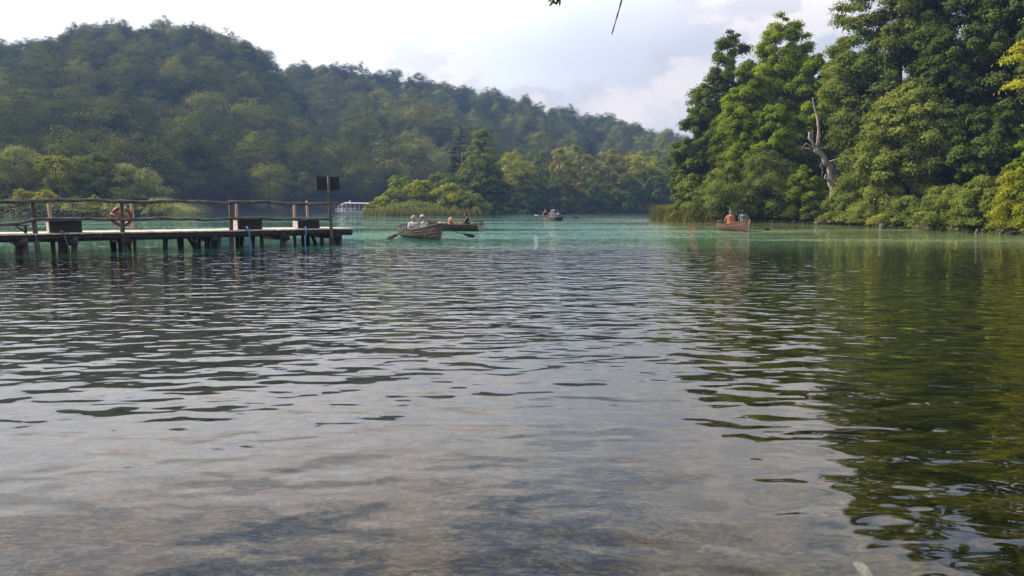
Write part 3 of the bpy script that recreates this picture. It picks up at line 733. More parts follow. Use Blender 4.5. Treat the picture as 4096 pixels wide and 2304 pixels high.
limb([(700, 760), (790, 735), (852, 708), (856, 650), (832, 588)], .16, .05, 9, 'limb')
limb([(740, 770), (830, 735), (885, 742)], .09, .04, 10, 'limb')
limb([(770, 780), (760, 850), (790, 755)], .04, .03, 11, 'twig')
limb([(700, 930), (655, 910), (668, 870)], .20, .08, 12, 'bark_flake')
limb([(640, 830), (618, 800), (628, 770)], .14, .06, 13, 'bark_flake')
limb([(640, 840), (622, 910)], .03, .02, 15, 'twig')

# stakes in the water by the right bank
for i, (px, top, bot, r, tl, lab) in enumerate([
    (3529, 895, 915, .24, 0, 'thick short wooden stake in the water at the right bank'),
    (3643, 899, 915, .16, .1, 'pale leaning stake in the shade of the undercut bank'),
    (3905, 917, 935, .10, .08, 'left one of the two thin pale stakes at the right shore'),
    (3934, 915, 934, .13, -.03, 'right one of the two thin pale stakes, slightly thicker')]):
    q = G(px, bot); hgt = (bot - top) / F * q.y
    m = MB(); m.tube([(0, 0, -.5), (tl * .2, 0, 0), (tl * .5 + .01, 0, hgt * .6), (tl, 0, hgt)], [r, r, r * .95, r * .85], 10, .12, i)
    tag(m.build('wooden_stake', M_oldwood, None, True, q), lab, 'stake')
# stones of the eroded bank
rg = random.Random(5)
for i, (px, py, lab) in enumerate([(3305, 885, 'pale stone on the eroded bank left of the thick stake'), (3335, 878, 'rounded pale stone highest on the eroded bank'),
                                   (3270, 893, 'flat pale stone at the water under the dead tree'), (3818, 922, 'grey stone at the water left of the two thin stakes')]):
    q = G(px, 897 if i < 3 else 925); q.z = (897 - py) / F * q.y if i < 3 else .05
    m = MB(); m.sph((0, 0, 0), (.32, .28, .2), 12, 8); m.v = [tuple(Vector(v) * (1 + .35 * (rg.random() - .5))) for v in m.v]
    tag(m.build('bank_stone', M_rock, None, False, q), lab, 'stone')

# ------------------------------------------------------------------ pier
O = Vector((-7.2, 31.6, 0)); U = Vector((8.0, 6.2, 0)).normalized(); NN = Vector((-U.y, U.x, 0)); RZ = math.atan2(U.y, U.x)
def at(s, off=0, z=0): return O + U * s + NN * off + Vector((0, 0, z))
def s_for(px, off=0):
    k = (px - 2048) / F; q = O + NN * off
    return (k * q.y - q.x) / (U.x - k * U.y)
WID = 2.35; DZ = .66
pier = thing('wooden_pier', 'weathered wooden pier with log railing reaching in from the left', 'pier', at(0), RZ)
def loc(s, off, z): return (s, off, z)        # pier local frame: x along, y to the far side
m = MB(); rg = random.Random(1); s = -15.5; s_end = .95
while s < s_end:
    w = rg.uniform(.13, .22); m.box(loc(s + w / 2, WID / 2 + rg.uniform(-.03, .03), DZ - .025 + rg.uniform(-.006, .006)), (w - .012, WID + rg.uniform(0, .08), .05), rg.uniform(-.008, .008)); s += w
m.build('deck', M_deck, pier)
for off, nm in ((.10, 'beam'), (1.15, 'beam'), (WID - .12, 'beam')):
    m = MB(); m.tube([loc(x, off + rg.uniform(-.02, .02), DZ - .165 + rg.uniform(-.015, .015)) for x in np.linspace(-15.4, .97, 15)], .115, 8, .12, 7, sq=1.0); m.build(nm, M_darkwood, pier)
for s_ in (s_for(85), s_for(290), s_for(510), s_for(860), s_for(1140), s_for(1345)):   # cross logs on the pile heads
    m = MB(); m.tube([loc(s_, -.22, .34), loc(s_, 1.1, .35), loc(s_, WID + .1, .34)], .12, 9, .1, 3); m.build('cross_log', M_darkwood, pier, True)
piles = [(75, .15, 26, 0), (100, .05, 24, 0), (214, 2.2, 14, 0), (252, .25, 33, 0), (302, .05, 22, .1), (453, 2.0, 24, 0), (482, .4, 16, 0), (516, .15, 17, 0), (540, 2.2, 12, 0),
         (664, .35, 18, .05), (722, 2.1, 26, 0), (733, 1.3, 7, .02), (774, .3, 13, -.25), (797, 1.2, 14, 0), (830, .35, 22, 0), (855, .25, 20, 0), (878, .1, 17, .08), (949, 2.0, 14, 0), (970, 1.8, 18, .1),
         (1013, .5, 18, .05), (1048, .3, 15, 0), (1134, .12, 27, 0), (1212, 2.0, 13, 0), (1232, 1.2, 15, 0), (1288, .35, 15, 0), (1344, .2, 20, 0), (1362, .08, 15, 0)]
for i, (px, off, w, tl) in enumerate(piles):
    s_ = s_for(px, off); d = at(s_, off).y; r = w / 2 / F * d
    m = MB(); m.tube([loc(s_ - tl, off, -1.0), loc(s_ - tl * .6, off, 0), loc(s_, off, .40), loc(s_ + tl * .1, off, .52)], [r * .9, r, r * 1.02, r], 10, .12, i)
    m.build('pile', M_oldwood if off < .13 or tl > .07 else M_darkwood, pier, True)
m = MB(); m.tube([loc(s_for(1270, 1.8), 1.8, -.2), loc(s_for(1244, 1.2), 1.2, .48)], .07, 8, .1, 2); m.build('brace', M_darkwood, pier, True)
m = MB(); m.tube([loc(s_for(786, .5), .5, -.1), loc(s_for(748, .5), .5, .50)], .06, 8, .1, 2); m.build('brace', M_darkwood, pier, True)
# railing
RP = [(-40, 810, 908), (140, 803, 880), (495, 806, 877), (930, 809, 876), (1325, 817, 879)]
rp_s = [s_for(q[0]) for q in RP]
def rz_at(s_, which):
    zs = [P(q[0], q[which], at(rp_s[i]).y).z for i, q in enumerate(RP)]
    return float(np.interp(s_, rp_s, zs))
for which, nm, r in ((1, 'top_rail', .057), (2, 'lower_rail', .051)):
    e = .40 if which == 1 else 0
    for j in range(4):
        a, b_ = rp_s[j] - (.06 if j else 3.5), (rp_s[j + 1] + .08 if j < 3 else rp_s[4] + e)
        n = 10; p = []
        for i in range(n + 1):
            x = a + (b_ - a) * i / n
            wob_ = .022 * math.sin(x * 2.1 + which) + .014 * math.sin(x * 5.3 + which * 2) + rg.uniform(-.008, .008)
            p.append(loc(x, -.02 + .015 * (j % 2), rz_at(x, which) + wob_ * (1 if 0 < i < n else .4) + .012 * (j % 2)))
        m = MB(); m.tube(p, [r * (1 + .12 * math.sin(i * 1.7 + j)) * (1.1 - .2 * i / n) for i in range(n + 1)], 10, .14, j * 3 + which); m.build(nm, M_raillog, pier, True)
for i, px in enumerate((140, 495, 930)):
    s_ = s_for(px); zt = rz_at(s_, 1) - .02
    m = MB(); m.tube([loc(s_ + .14 * (i < 2), .02, -1.1), loc(s_ + .09 * (i < 2), .06, 0), loc(s_ + .05 * (i == 0), .08, .6), loc(s_ + .02, .09, 1.1), loc(s_, .07, zt)], [.085, .08, .075, .068, .064], 10, .13, 60 + i)
    m.build('railing_post', M_oldwood, pier, True)
m = MB(); s_ = s_for(1338); m.tube([loc(s_, .15, -1.0), loc(s_ - .02, .13, .5)], .13, 10, .1, 3); m.build('pile', M_oldwood, pier, True)

# tall posts on the far side
for px0, px1, ytop, off, r, lab in [
    (196, 210, 815, 2.15, .066, 'tan peeled post leaning left behind the pier, left of the life ring'),
    (526, 538, 812, 2.2, .064, 'tan peeled post behind the pier just right of the life ring'),
    (946, 945, 804, 2.3, .060, 'reddish tan post standing right behind the third railing post'),
    (1178, 1178, 808, 2.1, .068, 'tan post on the far side of the pier left of the rightmost box'),
    (1227, 1236, 803, 3.0, .060, 'grey tan post standing free in the water behind the rightmost box')]:
    s1 = s_for(px1, off); q = at(s1, off); top = P(px0, ytop, q.y)
    m = MB(); m.tube([q + Vector((0, 0, -1)), q, q.lerp(top, .5) + Vector((.01, 0, 0)), top], [r * 1.1, r * 1.08, r, r * .95], 10, .1, int(px0))
    m.v = [tuple(Vector(v) - q) for v in m.v]
    tag(m.build('mooring_post', M_tan, None, True, q), lab, 'post')

# sign on its tall post at the pier end
q = at(s_for(1325), -.02)
sg = thing('sign_post', 'tall grey post at the pier end carrying a dark blank sign board', 'sign', q)
m = MB(); t0 = P(1313, 704, q.y) - q; m.tube([(.06, 0, -1.1), (.04, 0, 0), (.0, .0, .7), (t0.x * .5, 0, 1.6), t0], [.10, .095, .07, .06, .055], 10, .12, 77); m.build('post', M_oldwood, sg, True)
c = P(1312.5, 734.5, q.y + .12) - q
m = MB(); m.box(c, (.87, .03, .53), RZ * .25, Matrix.Rotation(R_(6), 3, 'Z') @ Matrix.Rotation(R_(-.8), 3, 'Y')); m.build('sign_board', M_black, sg)

# storage boxes
def storage_box(px, ww, label, end_lit):
    s_ = s_for(px, .35)
    o = thing('storage_box', label, 'wooden box', at(s_, .30, DZ), RZ, None)
    m = MB()
    for k in range(4): m.box((0, .25, .045 + k * .095), (ww, .46, .088), 0)
    m.build('body', M_boxshade, o)
    m = MB()
    for k in range(4): m.box((-ww / 2 - .012, .25, .045 + k * .095), (.022, .47, .086), 0)
    m.build('end_panel', M_boxlit, o)  # left end only, sunlight put into its colour
    m = MB(); m.box((-.01, .25, .40), (ww + .08, .54, .03)); m.build('lid', M_boxshade, o)
    return o
storage_box(268, .95, 'grey weathered box on the pier left of the life ring', 0)
storage_box(1003, .92, 'dark box in the middle of the pier with a blue hose over its front', 1)
storage_box(1237, .90, 'rightmost dark box near the sign with a thin blue hose below it', 1)
# bench at the left
q = s_for(40, .5); bn = thing('bench', 'low plank bench on the pier at the left edge', 'bench', at(q, .5, DZ), RZ)
m = MB(); m.box((-.3, 0, .25), (1.7, .32, .05)); m.build('seat', M_oldwood, bn)
for x in (-1.0, .45): m = MB(); m.box((x, 0, .115), (.06, .28, .22)); m.build('leg', M_darkwood, bn)
m = MB(); m.tube([(.43, -.02, .04), (.2, -.02, .22)], .025, 6); m.build('brace', M_darkwood, bn)
# hoses
def hose(pts, r, label, mat, name='hose', kind='hose'):
    p = [Vector(v) for v in pts]; fine = []
    for i in range(len(p) - 1):
        p0, p1, p2, p3 = p[max(i - 1, 0)], p[i], p[i + 1], p[min(i + 2, len(p) - 1)]
        for k in range(6):
            t = k / 6; fine.append(.5 * ((2 * p1) + (p2 - p0) * t + (2 * p0 - 5 * p1 + 4 * p2 - p3) * t * t + (3 * p1 - p0 - 3 * p2 + p3) * t ** 3))
    fine.append(p[-1]); m = MB(); m.tube(fine, r, 8); m.v = [tuple(Vector(v) - p[-1]) for v in m.v]
    return tag(m.build(name, mat, None, True, p[-1]), label, kind)
def Z2(x, y, off): s_ = s_for(700 + x / 3.39, off); return P(700 + x / 3.39, 680 + y / 3.39, at(s_, off).y)
def Z1(x, y, off): s_ = s_for(x / 3.39, off); return P(x / 3.39, 740 + y / 3.39, at(s_, off).y)
hose([Z2(955, 775, .3), Z2(978, 778, -.02), Z2(1000, 830, -.12), Z2(1018, 930, -.12), Z2(1030, 1010, -.12), Z2(1035, 1100, -.12)], .028, 'blue hose curving from the middle box down into the water', M_hose)
hose([Z2(1760, 790, .3), Z2(1772, 778, -.02), Z2(1776, 840, -.12), Z2(1770, 930, -.12), Z2(1768, 1010, -.12), Z2(1772, 1100, -.12)], .024, 'thin blue hose hanging straight from the rightmost box', M_hose)
hose([Z1(800, 628, .2), Z1(845, 635, -.05), Z1(880, 700, -.12), Z1(915, 820, -.12), Z1(950, 960, -.12)], .026, 'dark grey pipe slanting from the left box into the water', M_oldwood, 'pipe', 'pipe')
# life ring behind the second railing post
q = Z1(1650, 432, .26)
lr = thing('life_ring', 'faded orange life ring hanging on the pier railing', 'life ring', q, RZ - R_(8))
m = MB(); n = 40; m.tube([(math.cos(2 * math.pi * i / n) * .29, 0, math.sin(2 * math.pi * i / n) * .29) for i in range(n + 1)], .068, 12, caps=False); m.build('ring', M_ring, lr, True)
for a in (25, 70, 160, 205, 250, 340):
    m = MB(); a = R_(a); m.tube([(math.cos(a + t) * .29, 0, math.sin(a + t) * .29) for t in (-.06, 0, .06)], .072, 12, caps=False); m.build('band', M_white if int(math.degrees(a)) in (160, 70) else M_hullred, lr, True)
m = MB(); m.tube([(-.22, .0, .10), (-.05, -.05, .12), (-.10, -.04, -.02), (-.02, -.05, -.16), (.04, 0, -.24)], .018, 6); m.sph((-.11, -.03, .09), (.05, .03, .07)); m.build('rope', simple('red_cord', (.6, .12, .07)), lr, True)

# ------------------------------------------------------------------ rowing boats
LEN = 4.2
def hull_fn(t):           # t 0 stern .. 1 bow: half breadth, keel z, sheer z
    b_ = .66 * (math.sin(min(1, (t * .80 + .20)) * math.pi) ** .55 if t < .62 else math.cos((t - .375) / .625 * math.pi / 2) ** .62) 
    if t >= .999: b_ = .015
    k = -.12 + .10 * max(0, (t - .8) / .2) ** 2 + .05 * max(0, (.15 - t) / .15)
    s_ = .345 + .40 * t ** 2.8 + .06 * (1 - t) ** 2
    return b_, k, s_
def hull_mesh(th=0.0, strakes=6, N=26):
    V = []; F_ = []
    for i in range(N + 1):
        t = i / N; x = -LEN / 2 + LEN * t + (.0 if t < 1 else .0); b_, k, s_ = hull_fn(t)
        row = []
        m_ = strakes * 2 + 1
        for j in range(strakes + 1):
            v = j / strakes; y = b_ * (math.sin(v * math.pi / 2) ** .72); z = k + (s_ - k) * (1 - math.cos(v * math.pi / 2)) ** .85
            step = .016 if th == 0 else 0
            xx = x + (.10 * (v - .2) * max(0, (t - .85) / .15))
            row.append((xx, max(y - th, .0), z + (th if j < strakes else 0)))
            if j not in (0, strakes): row.append((xx, max(y - th - step, 0) if b_ > .03 else y, z + .012 + (th if j < strakes else 0)))
        for sgn in (1, -1): V += [(p[0], p[1] * sgn, p[2]) for p in row]
    w = len(row)
    for i in range(N):
        for sd in range(2):
            a = (i * 2 + sd) * w; c = ((i + 1) * 2 + sd) * w
            for j in range(w - 1):
                q = (a + j, c + j, c + j + 1, a + j + 1); F_.append(q if sd == 0 else q[::-1])
    return V, F_, w, N
def make_boat(label, locn, yaw, hm=M_hull, tm=M_hull, group='rowing boats on the lake'):
    o = thing('rowing_boat', label, 'rowing boat', locn, yaw, group)
    V, F_, w, N = hull_mesh(0); m = MB(); m.add(V, F_); m.build('hull', hm, o)
    V, F_, w, N = hull_mesh(.03); m = MB(); m.add(V, [q[::-1] for q in F_]); m.build('lining', M_hullin, o)
    b_, k, s_ = hull_fn(0); prof = [(math.sin(v * math.pi / 2) ** .72 * b_, k + (s_ - k) * (1 - math.cos(v * math.pi / 2)) ** .85) for v in np.linspace(0, 1, 9)]
    ring = [(y, z) for y, z in prof] + [(-y, z) for y, z in prof[::-1][:-1]]; n = len(ring)
    m = MB(); x0 = -LEN / 2
    m.add([(x0 - .03, y, z) for y, z in ring] + [(x0 + .02, y, z) for y, z in ring], [tuple(range(n)), tuple(range(2 * n - 1, n - 1, -1))] + [(i, (i + 1) % n, n + (i + 1) % n, n + i) for i in range(n)])
    m.build('transom', tm, o)
    for sgn in (1, -1):
        m = MB(); m.tube([(-LEN / 2 + LEN * t + .08 * max(0, (t - .85) / .15), hull_fn(t)[0] * sgn, hull_fn(t)[2] + .01) for t in np.linspace(0, 1, 24)], .026, 6); m.build('gunwale', tm if hm is M_hulldark else M_hull if hm is M_hull else M_hullred, o, True)
    m = MB(); m.tube([(LEN / 2 - .35, 0, -.12), (LEN / 2 - .1, 0, -.04), (LEN / 2 + .03, 0, .2), (LEN / 2 + .09, 0, .79)], .03, 6); m.build('stem', M_stem if hm is M_hullred else hm, o, True)
    for t in (.22, .50, .76):
        bb, kk, ss = hull_fn(t); m = MB(); m.box((-LEN / 2 + LEN * t, 0, .19), (.26, bb * 2 - .14, .035)); m.build('thwart', M_hullin, o)
    m = MB(); m.box((-LEN / 2 + .28, 0, .20), (.42, 1.0, .035)); m.build('stern_seat', M_hullin, o)
    # open slatted backrest round the stern
    m = MB(); bb = hull_fn(.02)[0]
    path = [(-LEN / 2 + .62, bb + .03, .58), (-LEN / 2 + .1, bb - .02, .60), (-LEN / 2 - .04, bb * .6, .61), (-LEN / 2 - .06, 0, .615), (-LEN / 2 - .04, -bb * .6, .61), (-LEN / 2 + .1, -bb + .02, .60), (-LEN / 2 + .62, -bb - .03, .58)]
    m.tube(path, .028, 6)
    for p_ in path + [(-LEN / 2 - .05, bb * .3, .61), (-LEN / 2 - .05, -bb * .3, .61)]: m.tube([(p_[0] + .02, p_[1] * .97, .38), p_], .02, 6)
    m.build('stern_rail', hm, o, True)
    for sgn in (1, -1):
        m = MB(); m.box((.15, hull_fn(.53)[0] * sgn, .44), (.28, .05, .06)); m.tube([(.15, hull_fn(.53)[0] * sgn, .42), (.15, hull_fn(.53)[0] * sgn, .52)], .015, 6); m.build('oarlock', M_hullin, o)
    return o
def oar(inner, tip, label, bm=M_oar, name='oar'):
    inner, tip = Vector(inner), Vector(tip); o = thing('oar', label, 'oar', inner)
    t = tip - inner; L = t.length; u = t.normalized(); bstart = t - u * .62
    m = MB(); m.tube([(0, 0, 0), u * .15, u * .17, bstart, t - u * .3], [.017, .017, .025, .022, .012], 8); m.build('shaft', M_oar, o, True)
    side = u.cross(Vector((0, 0, 1))).normalized(); nrm_ = side.cross(u)
    side = (side * .5 + nrm_ * .85).normalized(); th = u.cross(side)
    V = []; ss = [(0, .02), (.12, .055), (.35, .085), (.6, .092), (.66, .08)]
    for a, w_ in ss:
        c = bstart + u * a
        V += [c + side * w_ + th * .006, c + side * w_ - th * .006, c - side * w_ - th * .006, c - side * w_ + th * .006]
    F_ = [(0, 1, 2, 3), tuple(len(V) - 4 + k for k in (3, 2, 1, 0))]
    for i in range(len(ss) - 1):
        for k in range(4): F_.append((i * 4 + k, i * 4 + (k + 1) % 4, i * 4 + 4 + (k + 1) % 4, i * 4 + 4 + k))
    m = MB(); m.add(V, F_); m.build('blade', bm, o)
    return o

# ------------------------------------------------------------------ people
def fuse(mb, voxel, name, mat, parent, smooth=2):
    """join overlapping shapes into one continuous skin"""
    me = mesh('tmp', mb.v, mb.f); o = bpy.data.objects.new('tmp', me); COL.objects.link(o)
    r = o.modifiers.new('r', 'REMESH'); r.mode = 'VOXEL'; r.voxel_size = voxel
    sm = o.modifiers.new('s', 'SMOOTH'); sm.iterations = smooth; sm.factor = .5
    dg = bpy.context.evaluated_depsgraph_get(); ev = o.evaluated_get(dg)
    nm = bpy.data.meshes.new_from_object(ev); nm.name = name
    bpy.data.objects.remove(o); bpy.data.meshes.remove(me)
    nm.materials.clear(); nm.materials.append(mat); nm.polygons.foreach_set('use_smooth', [True] * len(nm.polygons))
    return link(name, nm, parent)
V3 = Vector
def limb_pts(a, c, L1, L2, pole):
    """two-bone solve: returns the joint between a and c"""
    d = c - a; L = min(d.length, (L1 + L2) * .995); u = d.normalized()
    x = (L1 * L1 - L2 * L2 + L * L) / (2 * L); h = math.sqrt(max(L1 * L1 - x * x, 0))
    p = (pole - u * pole.dot(u)); p = p.normalized() if p.length > 1e-4 else V3((0, 0, -1))
    return a + u * x + p * h, a + u * L
def person(label, locn, yaw, shirt=None, trousers=None, hair=None, hat=None, hatkind='brim', lean=.05, hands=None, feet=None, head_yaw=0, head_pitch=0,
           skin=M_skin, glasses=False, sleeves='short', beard=False, sc=1.0, stand=False, hairlong=False, group=None, voxel=.014, shirt_over=1.0):
    o = thing('person', label, 'person', locn, yaw, group); o.scale = (sc, sc, sc)
    hip = V3((0, 0, .09 if not stand else .90)); up = hip.z
    chest = V3((.10 * lean * 8, 0, up + .30)); sh = V3((.10 * lean * 10, 0, up + .45)); neck = V3((sh.x + .03, 0, up + .515)); head = V3((neck.x + .035, 0, up + .655))
    m = MB()
    m.tube([hip + V3((-.02, 0, -.06)), hip + V3((0, 0, .02)), hip.lerp(chest, .45), chest, sh + V3((0, 0, .0)), sh + V3((0, 0, .05))], [.13, .155, .125, .145, .135, .07], 14, sq=1.0)
    # widen the torso sideways
    m.v = [(v[0], v[1] * 1.22, v[2]) for v in m.v]
    m.tube([sh + V3((0, 0, .02)), neck, head + V3((0, 0, -.04))], [.062, .052, .055], 10)
    HY = Matrix.Rotation(head_yaw, 3, 'Z') @ Matrix.Rotation(head_pitch, 3, 'Y')
    hd = lambda x, y, z: head + HY @ V3((x, y, z))
    hm = MB(); hm.sph((0, 0, .02), (.098, .078, .115), 14, 10); hm.sph((.03, 0, -.055), (.062, .055, .055), 10, 8)
    hm.sph((.100, 0, -.01), (.020, .014, .026), 8, 6); hm.sph((.085, 0, -.058), (.018, .026, .010), 8, 6)
    for s_ in (1, -1): hm.sph((-.005, .080 * s_, -.005), (.02, .012, .032), 8, 6)
    m.add([hd(*v) for v in hm.v], hm.f)
    arms = []
    for i, s_ in enumerate((1, -1)):
        S0 = sh + V3((0, .185 * s_, -.01)); tgt = V3(hands[i]) if hands else V3((.35, .12 * s_, up + .08))
        E_, Hd = limb_pts(S0, tgt, .29, .26, V3((-.3, .55 * s_, -.8)))
        m.tube([sh + V3((0, .08 * s_, .0)), S0, S0.lerp(E_, .5), E_], [.06, .058, .046, .038], 10); m.tube([E_, E_.lerp(Hd, .35), Hd], [.038, .037, .026], 10)
        u = (Hd - E_).normalized(); side = u.cross(V3((0, 0, 1))); side = side.normalized() if side.length > .01 else V3((0, 1, 0)); nn = side.cross(u)
        m.tube([Hd - u * .01, Hd + u * .045, Hd + u * .085], [.028, .038, .034], 8)
        for k, L in enumerate((.066, .076, .07, .055)):      # four fingers, bent downwards
            b0 = Hd + u * .08 + side * (-.027 + .018 * k); m.tube([b0, b0 + u * L * .5 - nn * L * .15, b0 + u * L * .7 - nn * L * .6], [.010, .0095, .008], 6)
        b0 = Hd + u * .03 - side * .034 * s_; m.tube([b0, b0 - side * .03 * s_ + u * .025, b0 - side * .03 * s_ + u * .055 - nn * .012], [.012, .011, .009], 6)
        arms.append((S0, E_, Hd))
    legs = []
    for i, s_ in enumerate((1, -1)):
        A0 = hip + V3((0, .085 * s_, -.01))
        ft = V3(feet[i]) if feet else (V3((.62, .13 * s_, -.22)) if not stand else V3((.05 * s_, .10 * s_, .08)))
        K, An = limb_pts(A0, ft, .43, .42, V3((.5, .1 * s_, .8 if not stand else .1)))
        m.tube([A0, A0.lerp(K, .4), K], [.082, .075, .052], 12); m.tube([K, K.lerp(An, .3), An], [.052, .050, .032], 10)
        m.tube([An + V3((-.03, 0, -.03)), An + V3((.08, 0, -.04)), An + V3((.17, .01 * s_, -.055))], [.034, .036, .024], 8); legs.append((A0, K, An))
    fuse(m, voxel, 'body', skin, o, 2)
    if shirt:
        m = MB(); g_ = .018 * shirt_over
        m.tube([hip + V3((-.02, 0, -.02)), hip.lerp(chest, .45), chest, sh, sh + V3((0, 0, .055))], [.150 + g_, .138 + g_, .148 + g_, .138 + g_, .075], 14); m.v = [(v[0], v[1] * 1.22, v[2]) for v in m.v]
        if sleeves:
            for (S0, E_, Hd) in arms:
                q_ = S0.lerp(E_, .75 if sleeves == 'short' else 1.0)
                m.tube([sh + V3((0, .08 * (1 if S0.y > 0 else -1), .0)), S0, q_], [.072, .072, .064], 10)
                if sleeves == 'long': m.tube([E_, E_.lerp(Hd, .9)], [.052, .040], 10)
        fuse(m, .016, 'shirt', shirt, o, 2)
    if trousers:
        m = MB(); m.tube([hip + V3((-.02, 0, -.07)), hip + V3((-.01, 0, .05))], [.16, .165], 14); m.v = [(v[0], v[1] * 1.22, v[2]) for v in m.v]
        for A0, K, An in legs: m.tube([A0, A0.lerp(K, .4), K.lerp(A0, .12)], [.10, .093, .078], 12)
        fuse(m, .016, 'shorts', trousers, o, 2)
    if hair:
        m = MB(); hm = MB(); hm.sph((-.022, 0, .045), (.098, .090, .100), 12, 9)
        if hairlong: hm.tube([(-.05, 0, .0), (-.06, 0, -.10), (-.05, 0, -.20)], [.085, .075, .05], 10)
        if hairlong == 'curly':
            rg_ = random.Random(3)
            for k in range(26): a = rg_.random() * 6.28; e = rg_.uniform(-.3, 1.3); hm.sph((-.03 + .085 * math.cos(a) * math.cos(e), .085 * math.sin(a) * math.cos(e), .04 + .085 * math.sin(e)), .036, 8, 6)
        hm.v = [v for v in hm.v]; m.add([hd(*v) for v in hm.v], hm.f)
        h_ = fuse(m, .013, 'hair', hair, o, 1)
    if beard:
        m = MB(); hm = MB(); hm.sph((.045, 0, -.07), (.062, .062, .045), 10, 8); m.add([hd(*v) for v in hm.v], hm.f); m.build('beard', hair, o, True)
    if hat:
        m = MB(); hm = MB()
        if hatkind == 'cap': hm.sph((-.008, 0, .065), (.112, .094, .085), 12, 9); hm.box((.12, 0, .055), (.10, .12, .012))
        else:
            w_ = .175 if hatkind == 'brim' else .26
            hm.tube([(0, 0, .055), (0, 0, .10), (0, 0, .165), (0, 0, .185)], [.112, .110, .092, .06], 16)
            n = 20; ring = [(math.cos(6.2832 * i / n), math.sin(6.2832 * i / n)) for i in range(n)]
            vv = [(x * .10, y * .09, .062) for x, y in ring] + [(x * w_, y * w_ * .92, .045 + .018 * abs(y) - .01 * x) for x, y in ring] + [(x * .10, y * .09, .05) for x, y in ring]
            hm.add(vv, [(i, (i + 1) % n, n + (i + 1) % n, n + i) for i in range(n)] + [(2 * n + i, n + i, n + (i + 1) % n, 2 * n + (i + 1) % n) for i in range(n)])
        m.add([hd(*v) for v in hm.v], hm.f); hh = m.build('hat', hat, o, True)
        if hatkind == 'brim':
            m = MB(); hm = MB(); hm.tube([(0, 0, .062), (0, 0, .085)], [.117, .116], 16); m.add([hd(*v) for v in hm.v], hm.f); m.build('hat_band', M_grey, hh, True)
    m = MB(); hm = MB()
    for s_ in (1, -1): hm.sph((.088, .033 * s_, .022), (.014, .025 if glasses else .014, .016 if glasses else .009), 8, 6)
    if glasses:
        hm.tube([(.09, -.05, .026), (.10, 0, .028), (.09, .05, .026)], .005, 6); hm.tube([(.09, .06, .026), (0, .086, .02)], .005, 6); hm.tube([(.09, -.06, .026), (0, -.086, .02)], .005, 6)
    m.add([hd(*v) for v in hm.v], hm.f); m.build('sunglasses' if glasses else 'eyes', M_black, o, True)
    return o
M_tee = simple('white_cotton', (.62, .63, .68), (.54, .55, .60), 14, .85)
M_paleshirt = simple('pale_cotton', (.30, .31, .34), (.24, .25, .28), 14, .85)
M_grey = simple('grey_cloth', (.16, .16, .17), None, 9, .85)
M_orange = simple('orange_cloth', (.55, .14, .07), (.45, .11, .055), 12, .8)
M_coral = simple('coral_shirt_cloth', (.47, .16, .095), (.38, .12, .07), 10, .85)
M_straw = simple('straw', (.48, .40, .27), (.38, .30, .19), 30, .85)
M_whitehat = simple('white_hat_cloth', (.58, .59, .63), (.48, .49, .52), 20, .8)
M_blackcl = simple('black_cloth', (.018, .019, .02), None, 9, .85)
M_navy = simple('navy_cap_cloth', (.03, .04, .06), None, 9, .8)
M_bluecap = simple('blue_cap_cloth', (.045, .06, .36), None, 9, .7)
M_bluewh = simple('blue_white_dress_cloth', (.30, .33, .42), (.10, .14, .36), 6, .8)
M_pattern = simple('dark_patterned_cloth', (.26, .29, .32), (.010, .018, .028), 14, .85)
M_hairb = simple('dark_hair', (.022, .015, .011), (.012, .009, .007), 20, .6)
M_hairbr = simple('brown_hair', (.16, .09, .05), (.08, .045, .03), 20, .6)
M_hairg = simple('grey_hair', (.26, .24, .22), (.14, .13, .12), 24, .7)
M_life = simple('orange_jacket_cloth', (.62, .17, .04), (.5, .13, .03), 12, .7)

class Boat:
    def __init__(s, label, c, yaw_deg, hm=M_hull, tm=M_hull):
        s.c = Vector((c[0], c[1], 0)); s.a = R_(yaw_deg); s.M = Matrix.Rotation(s.a, 3, 'Z'); s.o = make_boat(label, s.c, s.a, hm, tm)
    def w(s, x, y, z=0): return s.c + s.M @ Vector((x, y, z))
def local(pt, ploc, yaw, sc=1): return (Matrix.Rotation(-yaw, 3, 'Z') @ (Vector(pt) - Vector(ploc))) / sc
SEAT = .21
# boat 1: couple in hats, bow towards us
b1 = Boat('brown rowing boat with bow towards us carrying the couple in pale hats', (-4.29, 38.5), -61)
def oar_pair(bt, tips, labels, x=.15, inner=.72, blades_=(M_oar, M_oar), rz_=.52):
    ends = []
    for i, s_ in enumerate((1, -1)):
        if tips[i] is None: ends.append(None); continue
        L = bt.w(x, .70 * s_, rz_); T = Vector(tips[i]); inn = L - (T - L).normalized() * inner
        oar(inn, T, labels[i], blades_[i]); ends.append(inn)
    return ends
e = oar_pair(b1, [G(1895, 949) + V3((0, 0, .03)), G(1553, 957) + V3((0, 0, .0))], ['dark oar on the right of the couple\'s boat, blade just over the water', 'dark oar on the left of the couple\'s boat, blade dipped in the water'])
lc = b1.w(.15, 0.05, SEAT); yw = R_(150)
person('man in white hat, sunglasses and white t-shirt rowing with his back towards us', lc, yw, M_tee, M_grey, M_hairg, M_whitehat, 'brim', .08,
       [local(e[1], lc, yw) + V3((-.08, 0, .03)), local(e[0], lc, yw) + V3((-.08, 0, .03))], None, R_(18), R_(10), glasses=True, sc=1.0)
lc = b1.w(-1.12, -.06, SEAT)
person('woman in straw hat, sunglasses and white top facing us in the boat', lc, b1.a + R_(-12), M_tee, M_orange, M_hairbr, M_straw, 'brim', .09, [(.50, .10, .34), (.42, -.22, .25)], [(.62, .13, -.15), (.60, -.13, -.15)], R_(-5), R_(14), glasses=True, hairlong=True, sc=.94)
